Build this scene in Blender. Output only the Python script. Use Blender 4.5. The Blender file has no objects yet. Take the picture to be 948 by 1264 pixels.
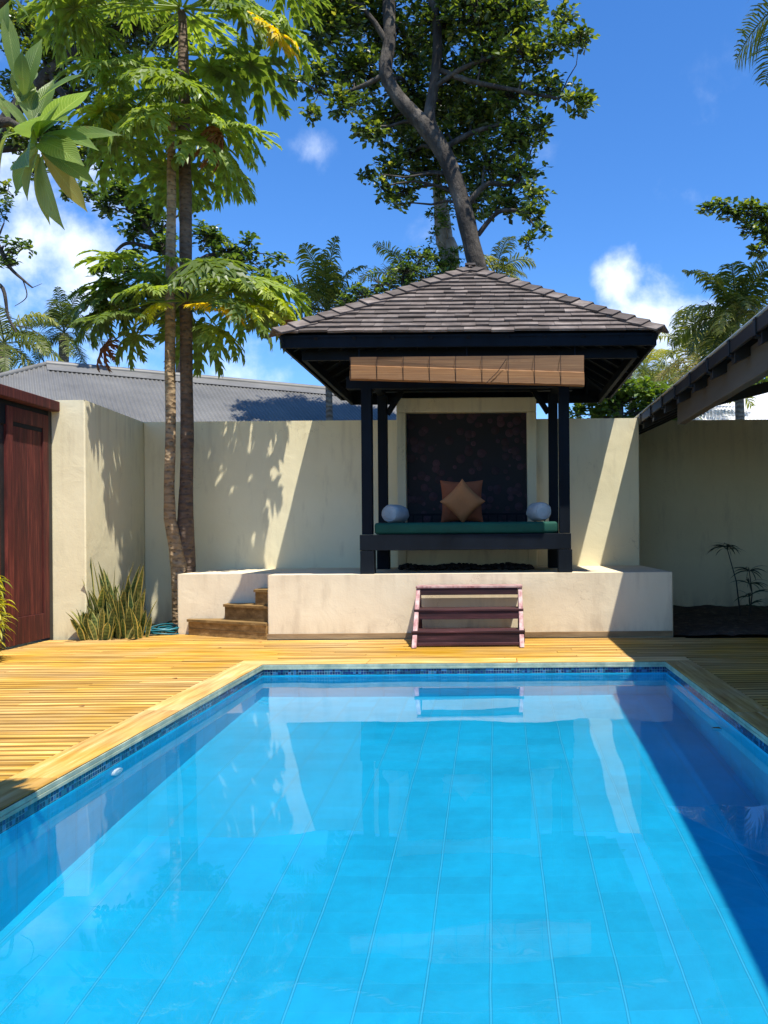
import bpy, math, random
import numpy as np
from mathutils import Vector, Matrix, noise
rnd = random.Random(7)
rng = np.random.default_rng(7)
C = bpy.context.scene.collection
sc = bpy.context.scene
R = math.radians

# ------------------------------------------------------------------ camera
F, CU, CV, ROLL = 1000.0, 611.0, 661.0, R(0.45)
cam = bpy.data.objects.new('camera', bpy.data.cameras.new('camera'))
C.objects.link(cam); sc.camera = cam
cam.data.sensor_fit = 'VERTICAL'; cam.data.sensor_height = 36; cam.data.sensor_width = 27
cam.data.lens = F / 1264 * 36
cam.data.shift_x = -(CU - 474) / 1264; cam.data.shift_y = (CV - 632) / 1264
cam.data.clip_start = .05; cam.data.clip_end = 3000
cam.matrix_world = Matrix.Translation((0, 0, 1.2)) @ Matrix.Rotation(R(90), 4, 'X') @ Matrix.Rotation(-ROLL, 4, 'Z')

def P(u, v, Y):
    """point of the place seen at photo pixel (u,v) at distance Y"""
    a, b = u - CU, v - CV
    c, s = math.cos(ROLL), math.sin(ROLL)
    a, b = a * c - b * s, a * s + b * c
    return Vector((a / F * Y, Y, 1.2 - b / F * Y))

# ------------------------------------------------------------------ sun, sky
SUN = Vector((-.26, .32, -1)).normalized()
sl = bpy.data.lights.new('sun', 'SUN'); sl.energy = 5; sl.angle = R(.55); sl.color = (1, .95, .86)
so = bpy.data.objects.new('sun', sl); C.objects.link(so)
so.rotation_euler = SUN.to_track_quat('-Z', 'Y').to_euler(); so.location = (5, -6, 20)
sl.cycles.is_caustics_light = True
sc.view_settings.view_transform = 'Standard'; sc.view_settings.look = 'None'
sc.view_settings.exposure = 0.6; sc.view_settings.gamma = 1; sc.view_settings.use_curve_mapping = False
W = bpy.data.worlds.new('World'); sc.world = W; W.use_nodes = True

class NT:
    """terse node building"""
    def __init__(s, t): s.t = t
    def n(s, typ, ins=None, **kw):
        x = s.t.nodes.new(typ)
        for k, v in kw.items(): setattr(x, k, v)
        for k, v in (ins or {}).items():
            if isinstance(v, bpy.types.NodeSocket): s.t.links.new(v, x.inputs[k])
            else: x.inputs[k].default_value = v
        return x
    def m(s, op, a, b=None, c=None, clamp=False):
        d = {0: a}
        if b is not None: d[1] = b
        if c is not None: d[2] = c
        return s.n('ShaderNodeMath', d, operation=op, use_clamp=clamp).outputs[0]
    def ramp(s, f, stops, interp='LINEAR'):
        r = s.n('ShaderNodeValToRGB', {0: f}); r.color_ramp.interpolation = interp
        e = r.color_ramp.elements
        while len(e) < len(stops): e.new(.5)
        for i, (p, c) in enumerate(stops):
            e[i].position = p; e[i].color = (*c, 1) if len(c) == 3 else c
        return r.outputs[0]
    def mix(s, f, a, b, bt='MIX'):
        x = s.n('ShaderNodeMix', data_type='RGBA', blend_type=bt)
        for i, v in ((0, f), (6, a), (7, b)):
            if isinstance(v, bpy.types.NodeSocket): s.t.links.new(v, x.inputs[i])
            else: x.inputs[i].default_value = v if not isinstance(v, tuple) or len(v) == 4 else (*v, 1)
        return x.outputs[2]

def sky():
    g = NT(W.node_tree); bg = W.node_tree.nodes['Background']
    s = g.n('ShaderNodeTexSky'); s.sky_type = 'NISHITA'; s.sun_disc = False
    s.sun_elevation = R(67.6); s.sun_rotation = R(140.9)
    s.altitude = 800; s.air_density = 1.0; s.dust_density = .3; s.ozone_density = 3.0
    hs = g.n('ShaderNodeHueSaturation', {'Color': s.outputs[0], 'Saturation': 1.25, 'Value': 1.0})
    d = g.n('ShaderNodeTexCoord').outputs['Generated']
    n1 = g.n('ShaderNodeTexNoise', {'Vector': d, 'Scale': 10.0, 'Detail': 12.0, 'Roughness': .58, 'Distortion': .1}).outputs[0]
    tot = None
    for (u, v, rad, amt) in ((20, 290, .2, .85), (90, 320, .18, .82), (130, 260, .13, .7), (40, 400, .18, .8), (200, 460, .2, .5), (150, 400, .14, .45),
                             (800, 395, .12, .85), (768, 350, .065, .85), (840, 430, .12, .75), (760, 450, .1, .4), (407, 262, .05, .36), (385, 185, .05, .26), (560, 240, .12, .22),
                             (-60, 330, .3, .8), (330, 470, .25, .35), (1150, 380, .2, .7), (690, 240, .18, .16), (880, 225, .2, .16)):
        q = (P(u, v, 1) - Vector((0, 0, 1.2))).normalized()
        dist = g.n('ShaderNodeVectorMath', {0: d, 1: tuple(q)}, operation='DISTANCE').outputs['Value']
        k = g.n('ShaderNodeMapRange', {0: dist, 1: 0.0, 2: rad, 3: amt, 4: 0.0}, interpolation_type='SMOOTHSTEP').outputs[0]
        tot = k if tot is None else g.m('MAXIMUM', tot, k)
    x = g.m('ADD', g.m('MULTIPLY', g.m('SUBTRACT', n1, .5), 2.6), tot)
    x = g.m('MULTIPLY', g.n('ShaderNodeMapRange', {0: x, 1: .3, 2: 1.25}, interpolation_type='SMOOTHSTEP').outputs[0], g.m('MINIMUM', g.m('MULTIPLY', tot, 3.0), 1.0))
    base = g.mix(1.0, hs.outputs[0], (1.1, 1.2, 1.4, 1), 'MULTIPLY')
    col = g.mix(x, base, (7.6, 8.2, 9.0, 1))
    g.t.links.new(col, bg.inputs[0]); bg.inputs[1].default_value = .115
sky()

# ------------------------------------------------------------------ mesh building
class MB:
    def __init__(s): s.V = []; s.Fs = []; s.T = []; s.A = []; s.n = 0
    def raw(s, V, Fa, tint=None, at=None):
        V = np.asarray(V, float).reshape(-1, 3); Fa = np.asarray(Fa, int)
        s.V.append(V); s.Fs.append(Fa + s.n); s.n += len(V)
        t = rnd.random() if tint is None else tint
        s.T.append(np.broadcast_to(np.asarray(t, float), (len(Fa),)))
        s.A.append(np.zeros((len(V), 3)) if at is None else np.asarray(at, float).reshape(-1, 3))
        return s
    def box(s, x0, x1, y0, y1, z0, z1, tint=None):
        v = [(x0,y0,z0),(x1,y0,z0),(x1,y1,z0),(x0,y1,z0),(x0,y0,z1),(x1,y0,z1),(x1,y1,z1),(x0,y1,z1)]
        return s.raw(v, [(3,2,1,0),(4,5,6,7),(0,1,5,4),(1,2,6,5),(2,3,7,6),(3,0,4,7)], tint)
    def beam(s, p, q, w, h, up=(0,0,1), tint=None):
        """box from p to q; p and q run along the centre of its section"""
        p, q = Vector(p), Vector(q); d = (q - p).normalized(); up = Vector(up)
        r = d.cross(up).normalized(); u = r.cross(d).normalized()
        v = [a + r * (i * w / 2) + u * (j * h / 2) for a in (p, q) for i, j in ((-1,-1),(1,-1),(1,1),(-1,1))]
        return s.raw(v, [(0,1,2,3),(7,6,5,4),(0,4,5,1),(1,5,6,2),(2,6,7,3),(3,7,4,0)], tint)
    def prism(s, poly, z0, z1, tint=None):
        n = len(poly); v = [(x, y, z0) for x, y in poly] + [(x, y, z1) for x, y in poly]
        s.raw(v, [(i, (i+1) % n, n + (i+1) % n, n + i) for i in range(n)], tint)
        V = np.array([(x, y, z) for z in (z0, z1) for x, y in poly])
        s.V.append(V); s.Fs.append(np.array([tuple(range(n))[::-1], tuple(range(n, 2*n))]) + s.n); s.n += len(V)
        s.T.append(np.full(2, .5)); s.A.append(np.zeros((len(V), 3))); return s
    def tube(s, pts, rad, n=8, tint=None, cap=True):
        pts = [Vector(p) for p in pts]; k = len(pts)
        if not hasattr(rad, '__len__'): rad = [rad] * k
        v = []; ref = None
        for i, p in enumerate(pts):
            d = (pts[min(i+1, k-1)] - pts[max(i-1, 0)]).normalized()
            if ref is None: ref = Vector((1, 0, 0)) if abs(d.x) < .8 else Vector((0, 1, 0))
            a = (ref - d * ref.dot(d)).normalized(); b = d.cross(a); ref = a
            v += [p + (a * math.cos(t) + b * math.sin(t)) * rad[i] for t in [2*math.pi*j/n for j in range(n)]]
        f = [(i*n+j, i*n+(j+1) % n, (i+1)*n+(j+1) % n, (i+1)*n+j) for i in range(k-1) for j in range(n)]
        s.raw(v, f, tint)
        if cap and n > 3:
            o = s.n - len(v)
            for base in (0, (k-1)*n):
                ring = [Vector(v[base+j]) for j in range(n)]
                s.raw(ring + [sum(ring, Vector()) / n], [(j, (j+1) % n, n) for j in range(n)] if base else [((j+1) % n, j, n) for j in range(n)], tint)
        return s
    def inst(s, tv, tf, M3, pos, tint, at=None):
        """many copies of a small template: one leaf, one pebble"""
        tv = np.asarray(tv, float); tf = np.asarray(tf, int); N = len(pos); k = len(tv)
        V = np.einsum('nij,kj->nki', M3, tv) + np.asarray(pos)[:, None, :]
        Fa = (tf[None] + (np.arange(N) * k)[:, None, None]).reshape(-1, tf.shape[1])
        A = None if at is None else np.tile(np.asarray(at, float), (N, 1))
        return s.raw(V.reshape(-1, 3), Fa, np.repeat(np.asarray(tint, float), len(tf)), A)
    def build(s, name, mat, parent=None, smooth=False, bevel=0, origin=None, seg=2):
        V = np.concatenate(s.V); T = np.concatenate(s.T); A = np.concatenate(s.A)
        off = np.array(parent.matrix_world.translation if parent and origin is None else (origin or (0, 0, 0)), float)
        if parent: off = np.array(world_loc(parent))
        V = V - off
        me = bpy.data.meshes.new(name)
        me.vertices.add(len(V)); me.vertices.foreach_set('co', V.ravel())
        tot = np.concatenate([np.full(len(f), f.shape[1]) for f in s.Fs]); li = np.concatenate([f.ravel() for f in s.Fs])
        me.loops.add(len(li)); me.loops.foreach_set('vertex_index', li)
        me.polygons.add(len(tot)); me.polygons.foreach_set('loop_start', np.concatenate([[0], np.cumsum(tot)[:-1]]))
        me.polygons.foreach_set('loop_total', tot)
        me.update(calc_edges=True); me.validate()
        if len(me.polygons) == len(T):
            a = me.attributes.new('tint', 'FLOAT', 'FACE'); a.data.foreach_set('value', T)
        if len(me.vertices) == len(A):
            a = me.attributes.new('uvp', 'FLOAT_VECTOR', 'POINT'); a.data.foreach_set('vector', A.ravel())
        me.polygons.foreach_set('use_smooth', [smooth] * len(me.polygons))
        me.materials.append(mat)
        o = bpy.data.objects.new(name, me); C.objects.link(o)
        if parent: o.parent = parent
        else: o.location = off
        if bevel:
            b = o.modifiers.new('bevel', 'BEVEL'); b.width = bevel; b.segments = seg; b.limit_method = 'ANGLE'; b.angle_limit = R(50)
        return o

def world_loc(o):
    v = Vector(o.location); p = o.parent
    while p: v += Vector(p.location); p = p.parent
    return v
def tag(o, label=None, cat=None, group=None, kind=None):
    for k, v in (('label', label), ('category', cat), ('group', group), ('kind', kind)):
        if v: o[k] = v
    return o
def thing(name, loc, label, cat, group=None):
    o = bpy.data.objects.new(name, None); C.objects.link(o); o.location = loc; o.empty_display_size = .2
    return tag(o, label, cat, group)
def struct(o, kind='structure'): o['kind'] = kind; return o

# ------------------------------------------------------------------ materials
def newmat(name):
    m = bpy.data.materials.new(name); m.use_nodes = True
    return m, NT(m.node_tree), m.node_tree.nodes['Principled BSDF']
def link(g, a, b): g.t.links.new(a, b)

def surf(name, stops, scale=3.0, stretch=(1, 1, 1), rough=.7, bump=.0, bscale=20.0, tintamt=.0, bdist=.01, detail=8, spec=.4, fine=0.0, coat=0):
    """noise ramp of the surface's own colours, optional per-piece tint and relief"""
    m, g, p = newmat(name)
    co = g.n('ShaderNodeTexCoord').outputs['Object']
    mp = g.n('ShaderNodeMapping', {'Vector': co, 'Scale': stretch}).outputs[0]
    t = g.n('ShaderNodeAttribute', attribute_name='tint').outputs['Fac']
    mp2 = g.n('ShaderNodeVectorMath', {0: mp, 1: g.n('ShaderNodeCombineXYZ', {0: g.m('MULTIPLY', t, 31.0), 1: g.m('MULTIPLY', t, 17.0), 2: 0.0}).outputs[0]}, operation='ADD').outputs[0] if tintamt else mp
    nz = g.n('ShaderNodeTexNoise', {'Vector': mp2, 'Scale': scale, 'Detail': float(detail), 'Roughness': .6}).outputs[0]
    col = g.ramp(nz, stops)
    if fine:
        f2 = g.n('ShaderNodeTexNoise', {'Vector': mp2, 'Scale': scale * 9, 'Detail': 5.0}).outputs[0]
        col = g.mix(1.0, col, g.n('ShaderNodeCombineColor', {0: g.m('ADD', g.m('MULTIPLY', g.m('SUBTRACT', f2, .5), fine * 2), 1.0)}).outputs[0], 'MIX') if False else g.n('ShaderNodeHueSaturation', {'Color': col, 'Value': g.m('ADD', g.m('MULTIPLY', g.m('SUBTRACT', f2, .5), fine * 2), 1.0)}).outputs[0]
    if tintamt:
        col = g.n('ShaderNodeHueSaturation', {'Color': col, 'Value': g.m('ADD', g.m('MULTIPLY', g.m('SUBTRACT', t, .5), tintamt * 2), 1.0)}).outputs[0]
    link(g, col, p.inputs['Base Color']); p.inputs['Roughness'].default_value = rough
    p.inputs['Specular IOR Level'].default_value = spec
    if coat: p.inputs['Coat Weight'].default_value = coat; p.inputs['Coat Roughness'].default_value = .15
    if bump:
        bn = g.n('ShaderNodeTexNoise', {'Vector': mp2, 'Scale': bscale, 'Detail': 6.0, 'Roughness': .6}).outputs[0]
        b = g.n('ShaderNodeBump', {'Height': bn, 'Strength': bump, 'Distance': bdist})
        link(g, b.outputs[0], p.inputs['Normal'])
    return m

def leafmat(name, stops, trans=.35, rough=.4, spec=.5, veins=0.0, margin=None):
    m, g, p = newmat(name)
    t = g.n('ShaderNodeAttribute', attribute_name='tint').outputs['Fac']
    uv = g.n('ShaderNodeAttribute', attribute_name='uvp').outputs['Vector']
    col = g.ramp(t, stops)
    sx = g.n('ShaderNodeSeparateXYZ', {0: uv})
    co = g.n('ShaderNodeTexCoord').outputs['Object']
    nz = g.n('ShaderNodeTexNoise', {'Vector': co, 'Scale': 12.0, 'Detail': 3.0}).outputs[0]
    col = g.n('ShaderNodeHueSaturation', {'Color': col, 'Value': g.m('ADD', g.m('MULTIPLY', nz, .5), .75)}).outputs[0]
    ay = g.m('ABSOLUTE', sx.outputs[1])
    if veins:
        w = g.m('SINE', g.m('MULTIPLY', g.m('SUBTRACT', sx.outputs[0], g.m('MULTIPLY', ay, .25)), veins))
        vv = g.m('MAXIMUM', g.m('GREATER_THAN', w, .88), g.m('LESS_THAN', ay, .05))
        col = g.mix(g.m('MULTIPLY', vv, .3), col, (.4, .48, .16, 1))
        sp = g.n('ShaderNodeTexNoise', {'Vector': co, 'Scale': 30.0, 'Detail': 6.0, 'Roughness': .7}).outputs[0]
        col = g.mix(g.n('ShaderNodeMapRange', {0: sp, 1: .62, 2: .7, 3: 0.0, 4: .5}).outputs[0], col, (.2, .14, .05, 1))
        b = g.n('ShaderNodeBump', {'Height': w, 'Strength': .35, 'Distance': .004}); link(g, b.outputs[0], p.inputs['Normal'])
    if margin:
        bands = g.m('MULTIPLY', g.m('SINE', g.m('ADD', g.m('MULTIPLY', sx.outputs[0], 60.0), g.m('MULTIPLY', nz, 14.0))), .35)
        col = g.n('ShaderNodeHueSaturation', {'Color': col, 'Value': g.m('ADD', bands, 1.0)}).outputs[0]
        col = g.mix(g.m('GREATER_THAN', ay, .7), col, (*margin, 1))
    link(g, col, p.inputs['Base Color']); p.inputs['Roughness'].default_value = rough; p.inputs['Specular IOR Level'].default_value = spec
    tr = g.n('ShaderNodeBsdfTranslucent', {'Color': g.n('ShaderNodeHueSaturation', {'Color': col, 'Hue': .485, 'Saturation': 1.15, 'Value': 2.1}).outputs[0]})
    mx = g.n('ShaderNodeMixShader', {0: trans, 1: p.outputs[0], 2: tr.outputs[0]})
    link(g, mx.outputs[0], m.node_tree.nodes['Material Output'].inputs[0])
    return m

def stucco(name, a, b, dirt, ztop=2.86, zh=.75):
    m, g, p = newmat(name)
    co = g.n('ShaderNodeTexCoord').outputs['Object']
    n1 = g.n('ShaderNodeTexNoise', {'Vector': co, 'Scale': .9, 'Detail': 7.0, 'Roughness': .55}).outputs[0]
    mp = g.n('ShaderNodeMapping', {'Vector': co, 'Scale': (1.6, 1.6, .35)}).outputs[0]
    n2 = g.n('ShaderNodeTexNoise', {'Vector': mp, 'Scale': 3.0, 'Detail': 8.0, 'Roughness': .65}).outputs[0]
    col = g.mix(g.n('ShaderNodeMapRange', {0: n1, 1: .35, 2: .65}).outputs[0], a, b)
    col = g.mix(g.m('MULTIPLY', g.n('ShaderNodeMapRange', {0: n2, 1: .55, 2: .8}).outputs[0], .55), col, dirt)
    # damp staining low on the wall and streaks under the top
    geo = g.n('ShaderNodeNewGeometry').outputs['Position']; z = g.n('ShaderNodeSeparateXYZ', {0: geo}).outputs[2]
    st = g.m('MULTIPLY', g.n('ShaderNodeMapRange', {0: z, 1: .02, 2: .3, 3: 1.0, 4: 0.0}).outputs[0], g.n('ShaderNodeMapRange', {0: n2, 1: .4, 2: .62}).outputs[0])
    col = g.mix(g.m('MULTIPLY', st, .6), col, dirt)
    mp3 = g.n('ShaderNodeMapping', {'Vector': co, 'Scale': (9, 9, .5)}).outputs[0]
    n3 = g.n('ShaderNodeTexNoise', {'Vector': mp3, 'Scale': 1.0, 'Detail': 5.0}).outputs[0]
    dr = g.m('MULTIPLY', g.n('ShaderNodeMapRange', {0: z, 1: ztop - zh, 2: ztop, 3: 0.0, 4: 1.0}).outputs[0], g.n('ShaderNodeMapRange', {0: n3, 1: .5, 2: .68}).outputs[0])
    col = g.mix(g.m('MULTIPLY', dr, .32), col, dirt)
    ck = g.n('ShaderNodeTexVoronoi', {'Vector': g.n('ShaderNodeVectorMath', {0: co, 1: g.n('ShaderNodeTexNoise', {'Vector': co, 'Scale': 3.0, 'Detail': 6.0}).outputs['Color']}, operation='ADD').outputs[0], 'Scale': 1.3}, feature='DISTANCE_TO_EDGE').outputs['Distance']
    ck = g.m('MULTIPLY', g.m('LESS_THAN', ck, .0035), g.n('ShaderNodeMapRange', {0: n1, 1: .5, 2: .62}).outputs[0])
    chip = g.n('ShaderNodeMapRange', {0: g.n('ShaderNodeTexNoise', {'Vector': co, 'Scale': 16.0, 'Detail': 5.0, 'Roughness': .7}).outputs[0], 1: .7, 2: .74}).outputs[0]
    col = g.mix(g.m('MULTIPLY', g.m('MAXIMUM', g.m('MULTIPLY', ck, .5), g.m('MULTIPLY', chip, .45)), 1.0), col, dirt)
    link(g, col, p.inputs['Base Color']); p.inputs['Roughness'].default_value = .85; p.inputs['Specular IOR Level'].default_value = .2
    b1 = g.n('ShaderNodeTexNoise', {'Vector': co, 'Scale': 2.6, 'Detail': 4.0, 'Roughness': .5, 'Distortion': .4}).outputs[0]
    b2 = g.n('ShaderNodeTexNoise', {'Vector': co, 'Scale': 45.0, 'Detail': 4.0}).outputs[0]
    B1 = g.n('ShaderNodeBump', {'Height': b1, 'Strength': .5, 'Distance': .022})
    B2 = g.n('ShaderNodeBump', {'Height': b2, 'Strength': .3, 'Distance': .004, 'Normal': B1.outputs[0]})
    link(g, B2.outputs[0], p.inputs['Normal'])
    return m

M = {}
M['cream'] = stucco('cream_plaster', (.82, .74, .49, 1), (.75, .67, .43, 1), (.42, .35, .23, 1))
M['platform'] = stucco('platform_plaster', (.78, .68, .48, 1), (.72, .61, .42, 1), (.42, .33, .22, 1), .755, .3)
M['ground'] = surf('ground', [(.3, (.05, .06, .025)), (.7, (.1, .09, .05))], 2.0, rough=.95, bump=.5)
M['soil'] = surf('soil', [(.3, (.03, .022, .015)), (.55, (.075, .055, .038)), (.72, (.17, .13, .09))], 9.0, rough=.95, bump=.9, bscale=30, bdist=.03)
M['dark_wood'] = surf('navy_stained_wood', [(.3, (.003, .005, .0075)), (.7, (.007, .0115, .018))], 3.0, (1, 1, .3), .65, .4, 30, bdist=.003, spec=.12)
M['dark_metal'] = surf('dark_brown_paint', [(.3, (.012, .012, .013)), (.7, (.026, .024, .024))], 3.0, rough=.5)
M['grey_beam'] = surf('grey_brown_beam', [(.3, (.07, .062, .05)), (.7, (.13, .115, .095))], 2.0, (1, .15, 1), .7, .3, 25, bdist=.004)
M['shingle'] = surf('weathered_shingle', [(.25, (.06, .046, .036)), (.5, (.12, .094, .078)), (.75, (.25, .21, .18))], 3.5, (1, 1, 3), .8, .5, 22, tintamt=.3, bdist=.008, fine=.25)
M['red_wood'] = surf('dark_red_wood', [(.25, (.025, .004, .003)), (.5, (.075, .010, .007)), (.72, (.17, .035, .022))], 6.0, (1, 5, .35), .75, .5, 18, tintamt=.25, bdist=.004, fine=.3)
M['step_wood'] = surf('maroon_step_wood', [(.3, (.016, .004, .005)), (.5, (.042, .011, .013)), (.68, (.09, .028, .032)), (.8, (.3, .16, .16))], 5.0, (.35, 4, 4), .65, .4, 20, tintamt=.3, bdist=.003, fine=.3)
M['step_worn'] = surf('sun_bleached_step_wood', [(.3, (.2, .06, .06)), (.45, (.38, .2, .19)), (.6, (.52, .36, .33))], 7.0, (2, 2, .8), .7, .3, 20, tintamt=.2, bdist=.003)
M['stair_wood'] = surf('stair_wood', [(.3, (.12, .07, .02)), (.55, (.26, .155, .05)), (.75, (.4, .27, .11))], 4.0, (.4, 4, 4), .75, .4, 25, tintamt=.3, bdist=.004, fine=.3)
M['trunk_grey'] = surf('grey_bark', [(.25, (.022, .018, .014)), (.5, (.055, .046, .037)), (.72, (.17, .148, .12))], 3.0, (1, 1, .5), .9, 1.0, 9, bdist=.07, fine=.3)
M['trunk_pale'] = surf('pale_bark', [(.3, (.13, .1, .08)), (.6, (.4, .35, .29))], 4.0, (1, 1, .6), .9, .8, 14, bdist=.03)
M['fitting'] = surf('white_plastic', [(.3, (.7, .72, .7)), (.7, (.8, .8, .78))], 5.0, rough=.35)
M['mattress'] = surf('green_canvas', [(.3, (.001, .05, .032)), (.7, (.002, .075, .046))], 4.0, rough=.8, bump=.3, bscale=60, bdist=.002)
M['bolster'] = surf('grey_blue_cloth', [(.3, (.42, .42, .39)), (.7, (.6, .58, .54))], 4.0, rough=.85, bump=.5, bscale=14, bdist=.01)
M['orange'] = surf('orange_cloth', [(.3, (.42, .15, .05)), (.7, (.52, .2, .07))], 5.0, rough=.9, bump=.3, bscale=120, bdist=.002)
M['rust'] = surf('rust_cloth', [(.3, (.3, .085, .035)), (.7, (.38, .11, .045))], 5.0, rough=.9, bump=.3, bscale=120, bdist=.002)
M['hose'] = surf('teal_hose', [(.3, (.006, .09, .12)), (.7, (.012, .15, .19))], 6.0, rough=.35)
M['pebble'] = surf('dark_pebble', [(.3, (.012, .011, .01)), (.7, (.035, .03, .03))], 6.0, rough=.7, tintamt=.4)
M['edge_strip'] = surf('pale_green_mortar', [(.3, (.2, .28, .22)), (.7, (.5, .55, .4))], 6.0, rough=.6, fine=.2)
M['kick'] = surf('kickboard_wood', [(.3, (.2, .12, .05)), (.7, (.42, .29, .15))], 4.0, (.4, 3, 3), .75, .3, 25)
M['dead'] = leafmat('dead_leaf', [(0, (.12, .05, .02)), (1, (.3, .14, .06))], .15, .8, .2)

def deckmat(name, gold=True, axis=1):
    m, g, p = newmat(name)
    co = g.n('ShaderNodeTexCoord').outputs['Object']
    t = g.n('ShaderNodeAttribute', attribute_name='tint').outputs['Fac']
    off = g.n('ShaderNodeCombineXYZ', {0: g.m('MULTIPLY', t, 53.0), 1: g.m('MULTIPLY', t, 29.0), 2: 0.0}).outputs[0]
    sc1 = (.8, 14, 1) if axis == 1 else (14, .8, 1)
    mp = g.n('ShaderNodeVectorMath', {0: g.n('ShaderNodeMapping', {'Vector': co, 'Scale': sc1}).outputs[0], 1: off}, operation='ADD').outputs[0]
    n1 = g.n('ShaderNodeTexNoise', {'Vector': mp, 'Scale': 1.6, 'Detail': 8.0, 'Roughness': .62}).outputs[0]
    big = g.n('ShaderNodeTexNoise', {'Vector': co, 'Scale': .8, 'Detail': 5.0}).outputs[0]
    if gold: st = [(.3, (.22, .10, .012)), (.43, (.48, .25, .035)), (.56, (.66, .39, .085)), (.74, (.80, .58, .2))]
    else: st = [(.25, (.2, .09, .02)), (.42, (.46, .25, .055)), (.58, (.6, .37, .11)), (.78, (.78, .64, .4))]
    col = g.ramp(n1, st)
    col = g.n('ShaderNodeHueSaturation', {'Color': col, 'Saturation': g.m('ADD', g.m('MULTIPLY', big, .7), .62), 'Value': g.m('ADD', g.m('MULTIPLY', g.m('SUBTRACT', t, .5), .5), g.m('ADD', g.m('MULTIPLY', big, .3), .82))}).outputs[0]
    h = n1
    if gold:
        s = g.n('ShaderNodeSeparateXYZ', {0: co}).outputs[1 if axis == 1 else 0]
        gr = g.m('ABSOLUTE', g.m('SINE', g.m('MULTIPLY', s, math.pi / .032)))
        gm = g.n('ShaderNodeMapRange', {0: gr, 1: 0.0, 2: .38}, interpolation_type='SMOOTHSTEP').outputs[0]
        col = g.mix(g.m('MULTIPLY', g.m('SUBTRACT', 1.0, gm), .3), col, (.12, .055, .01, 1))
        h = g.m('ADD', g.m('MULTIPLY', n1, .3), gm)
    if gold:
        e = g.m('MULTIPLY', g.m('ABSOLUTE', g.m('SUBTRACT', g.n('ShaderNodeSeparateXYZ', {0: g.n('ShaderNodeAttribute', attribute_name='uvp').outputs['Vector']}).outputs[1], .5)), 2.0)
        e = g.n('ShaderNodeMapRange', {0: g.m('ADD', e, g.m('MULTIPLY', g.m('SUBTRACT', n1, .5), .5)), 1: .62, 2: .92}, interpolation_type='SMOOTHSTEP').outputs[0]
        col = g.mix(g.m('MULTIPLY', e, .8), col, (.16, .075, .008, 1))
    b = g.n('ShaderNodeBump', {'Height': h, 'Strength': .5, 'Distance': .004})
    link(g, col, p.inputs['Base Color']); link(g, b.outputs[0], p.inputs['Normal'])
    p.inputs['Roughness'].default_value = .75; p.inputs['Specular IOR Level'].default_value = .25
    return m
M['deck'] = deckmat('deck_boards'); M['coping_x'] = deckmat('coping_across', False, 1); M['coping_y'] = deckmat('coping_along', False, 0)

def tilemat(name, tw, th, base, groutf, var=.12):
    m, g, p = newmat(name)
    uv = g.n('ShaderNodeAttribute', attribute_name='uvp').outputs['Vector']; s = g.n('ShaderNodeSeparateXYZ', {0: uv})
    co = g.n('ShaderNodeTexCoord').outputs['Object']
    wob = g.m('MULTIPLY', g.n('ShaderNodeTexNoise', {'Vector': co, 'Scale': 6.0}).outputs[0], .004)
    a = g.m('DIVIDE', g.m('ADD', s.outputs[0], wob), tw); b = g.m('DIVIDE', s.outputs[1], th)
    la = g.m('ABSOLUTE', g.m('SUBTRACT', g.m('FRACT', a), .5)); lb = g.m('ABSOLUTE', g.m('SUBTRACT', g.m('FRACT', b), .5))
    ga = g.m('GREATER_THAN', la, .5 - .003 / tw); gb = g.m('GREATER_THAN', lb, .5 - .002 / th)
    ga2 = g.m('GREATER_THAN', la, .5 - .0075 / tw)
    cell = g.n('ShaderNodeCombineXYZ', {0: g.m('FLOOR', a), 1: g.m('FLOOR', b), 2: 0.0}).outputs[0]
    wn = g.n('ShaderNodeTexWhiteNoise', {0: cell}, noise_dimensions='3D').outputs['Value']
    n1 = g.n('ShaderNodeTexNoise', {'Vector': co, 'Scale': 1.4, 'Detail': 6.0, 'Roughness': .6}).outputs[0]
    n2 = g.n('ShaderNodeTexNoise', {'Vector': co, 'Scale': 9.0, 'Detail': 6.0, 'Roughness': .7}).outputs[0]
    val = g.m('ADD', g.m('ADD', g.m('MULTIPLY', g.m('SUBTRACT', wn, .5), var), g.m('MULTIPLY', g.m('SUBTRACT', n1, .5), .6)), g.m('ADD', 1.0, g.m('MULTIPLY', g.m('SUBTRACT', n2, .5), .3)))
    col = g.n('ShaderNodeHueSaturation', {'Color': (*base, 1), 'Value': val}).outputs[0]
    col = g.mix(g.m('MULTIPLY', ga2, .3), col, (.005, .10, .2, 1))
    col = g.mix(g.m('MULTIPLY', g.m('MAXIMUM', g.m('MULTIPLY', ga, 1.0), g.m('MULTIPLY', gb, groutf)), .8), col, (.04, .47, .68, 1))
    link(g, col, p.inputs['Base Color']); p.inputs['Roughness'].default_value = .5
    return m
M['floor_tile'] = tilemat('pool_floor_tile', .265, .165, (.0002, .385, .61), .26)
M['wall_tile'] = tilemat('pool_wall_tile', .265, .13, (.0004, .42, .64), .35)

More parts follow.
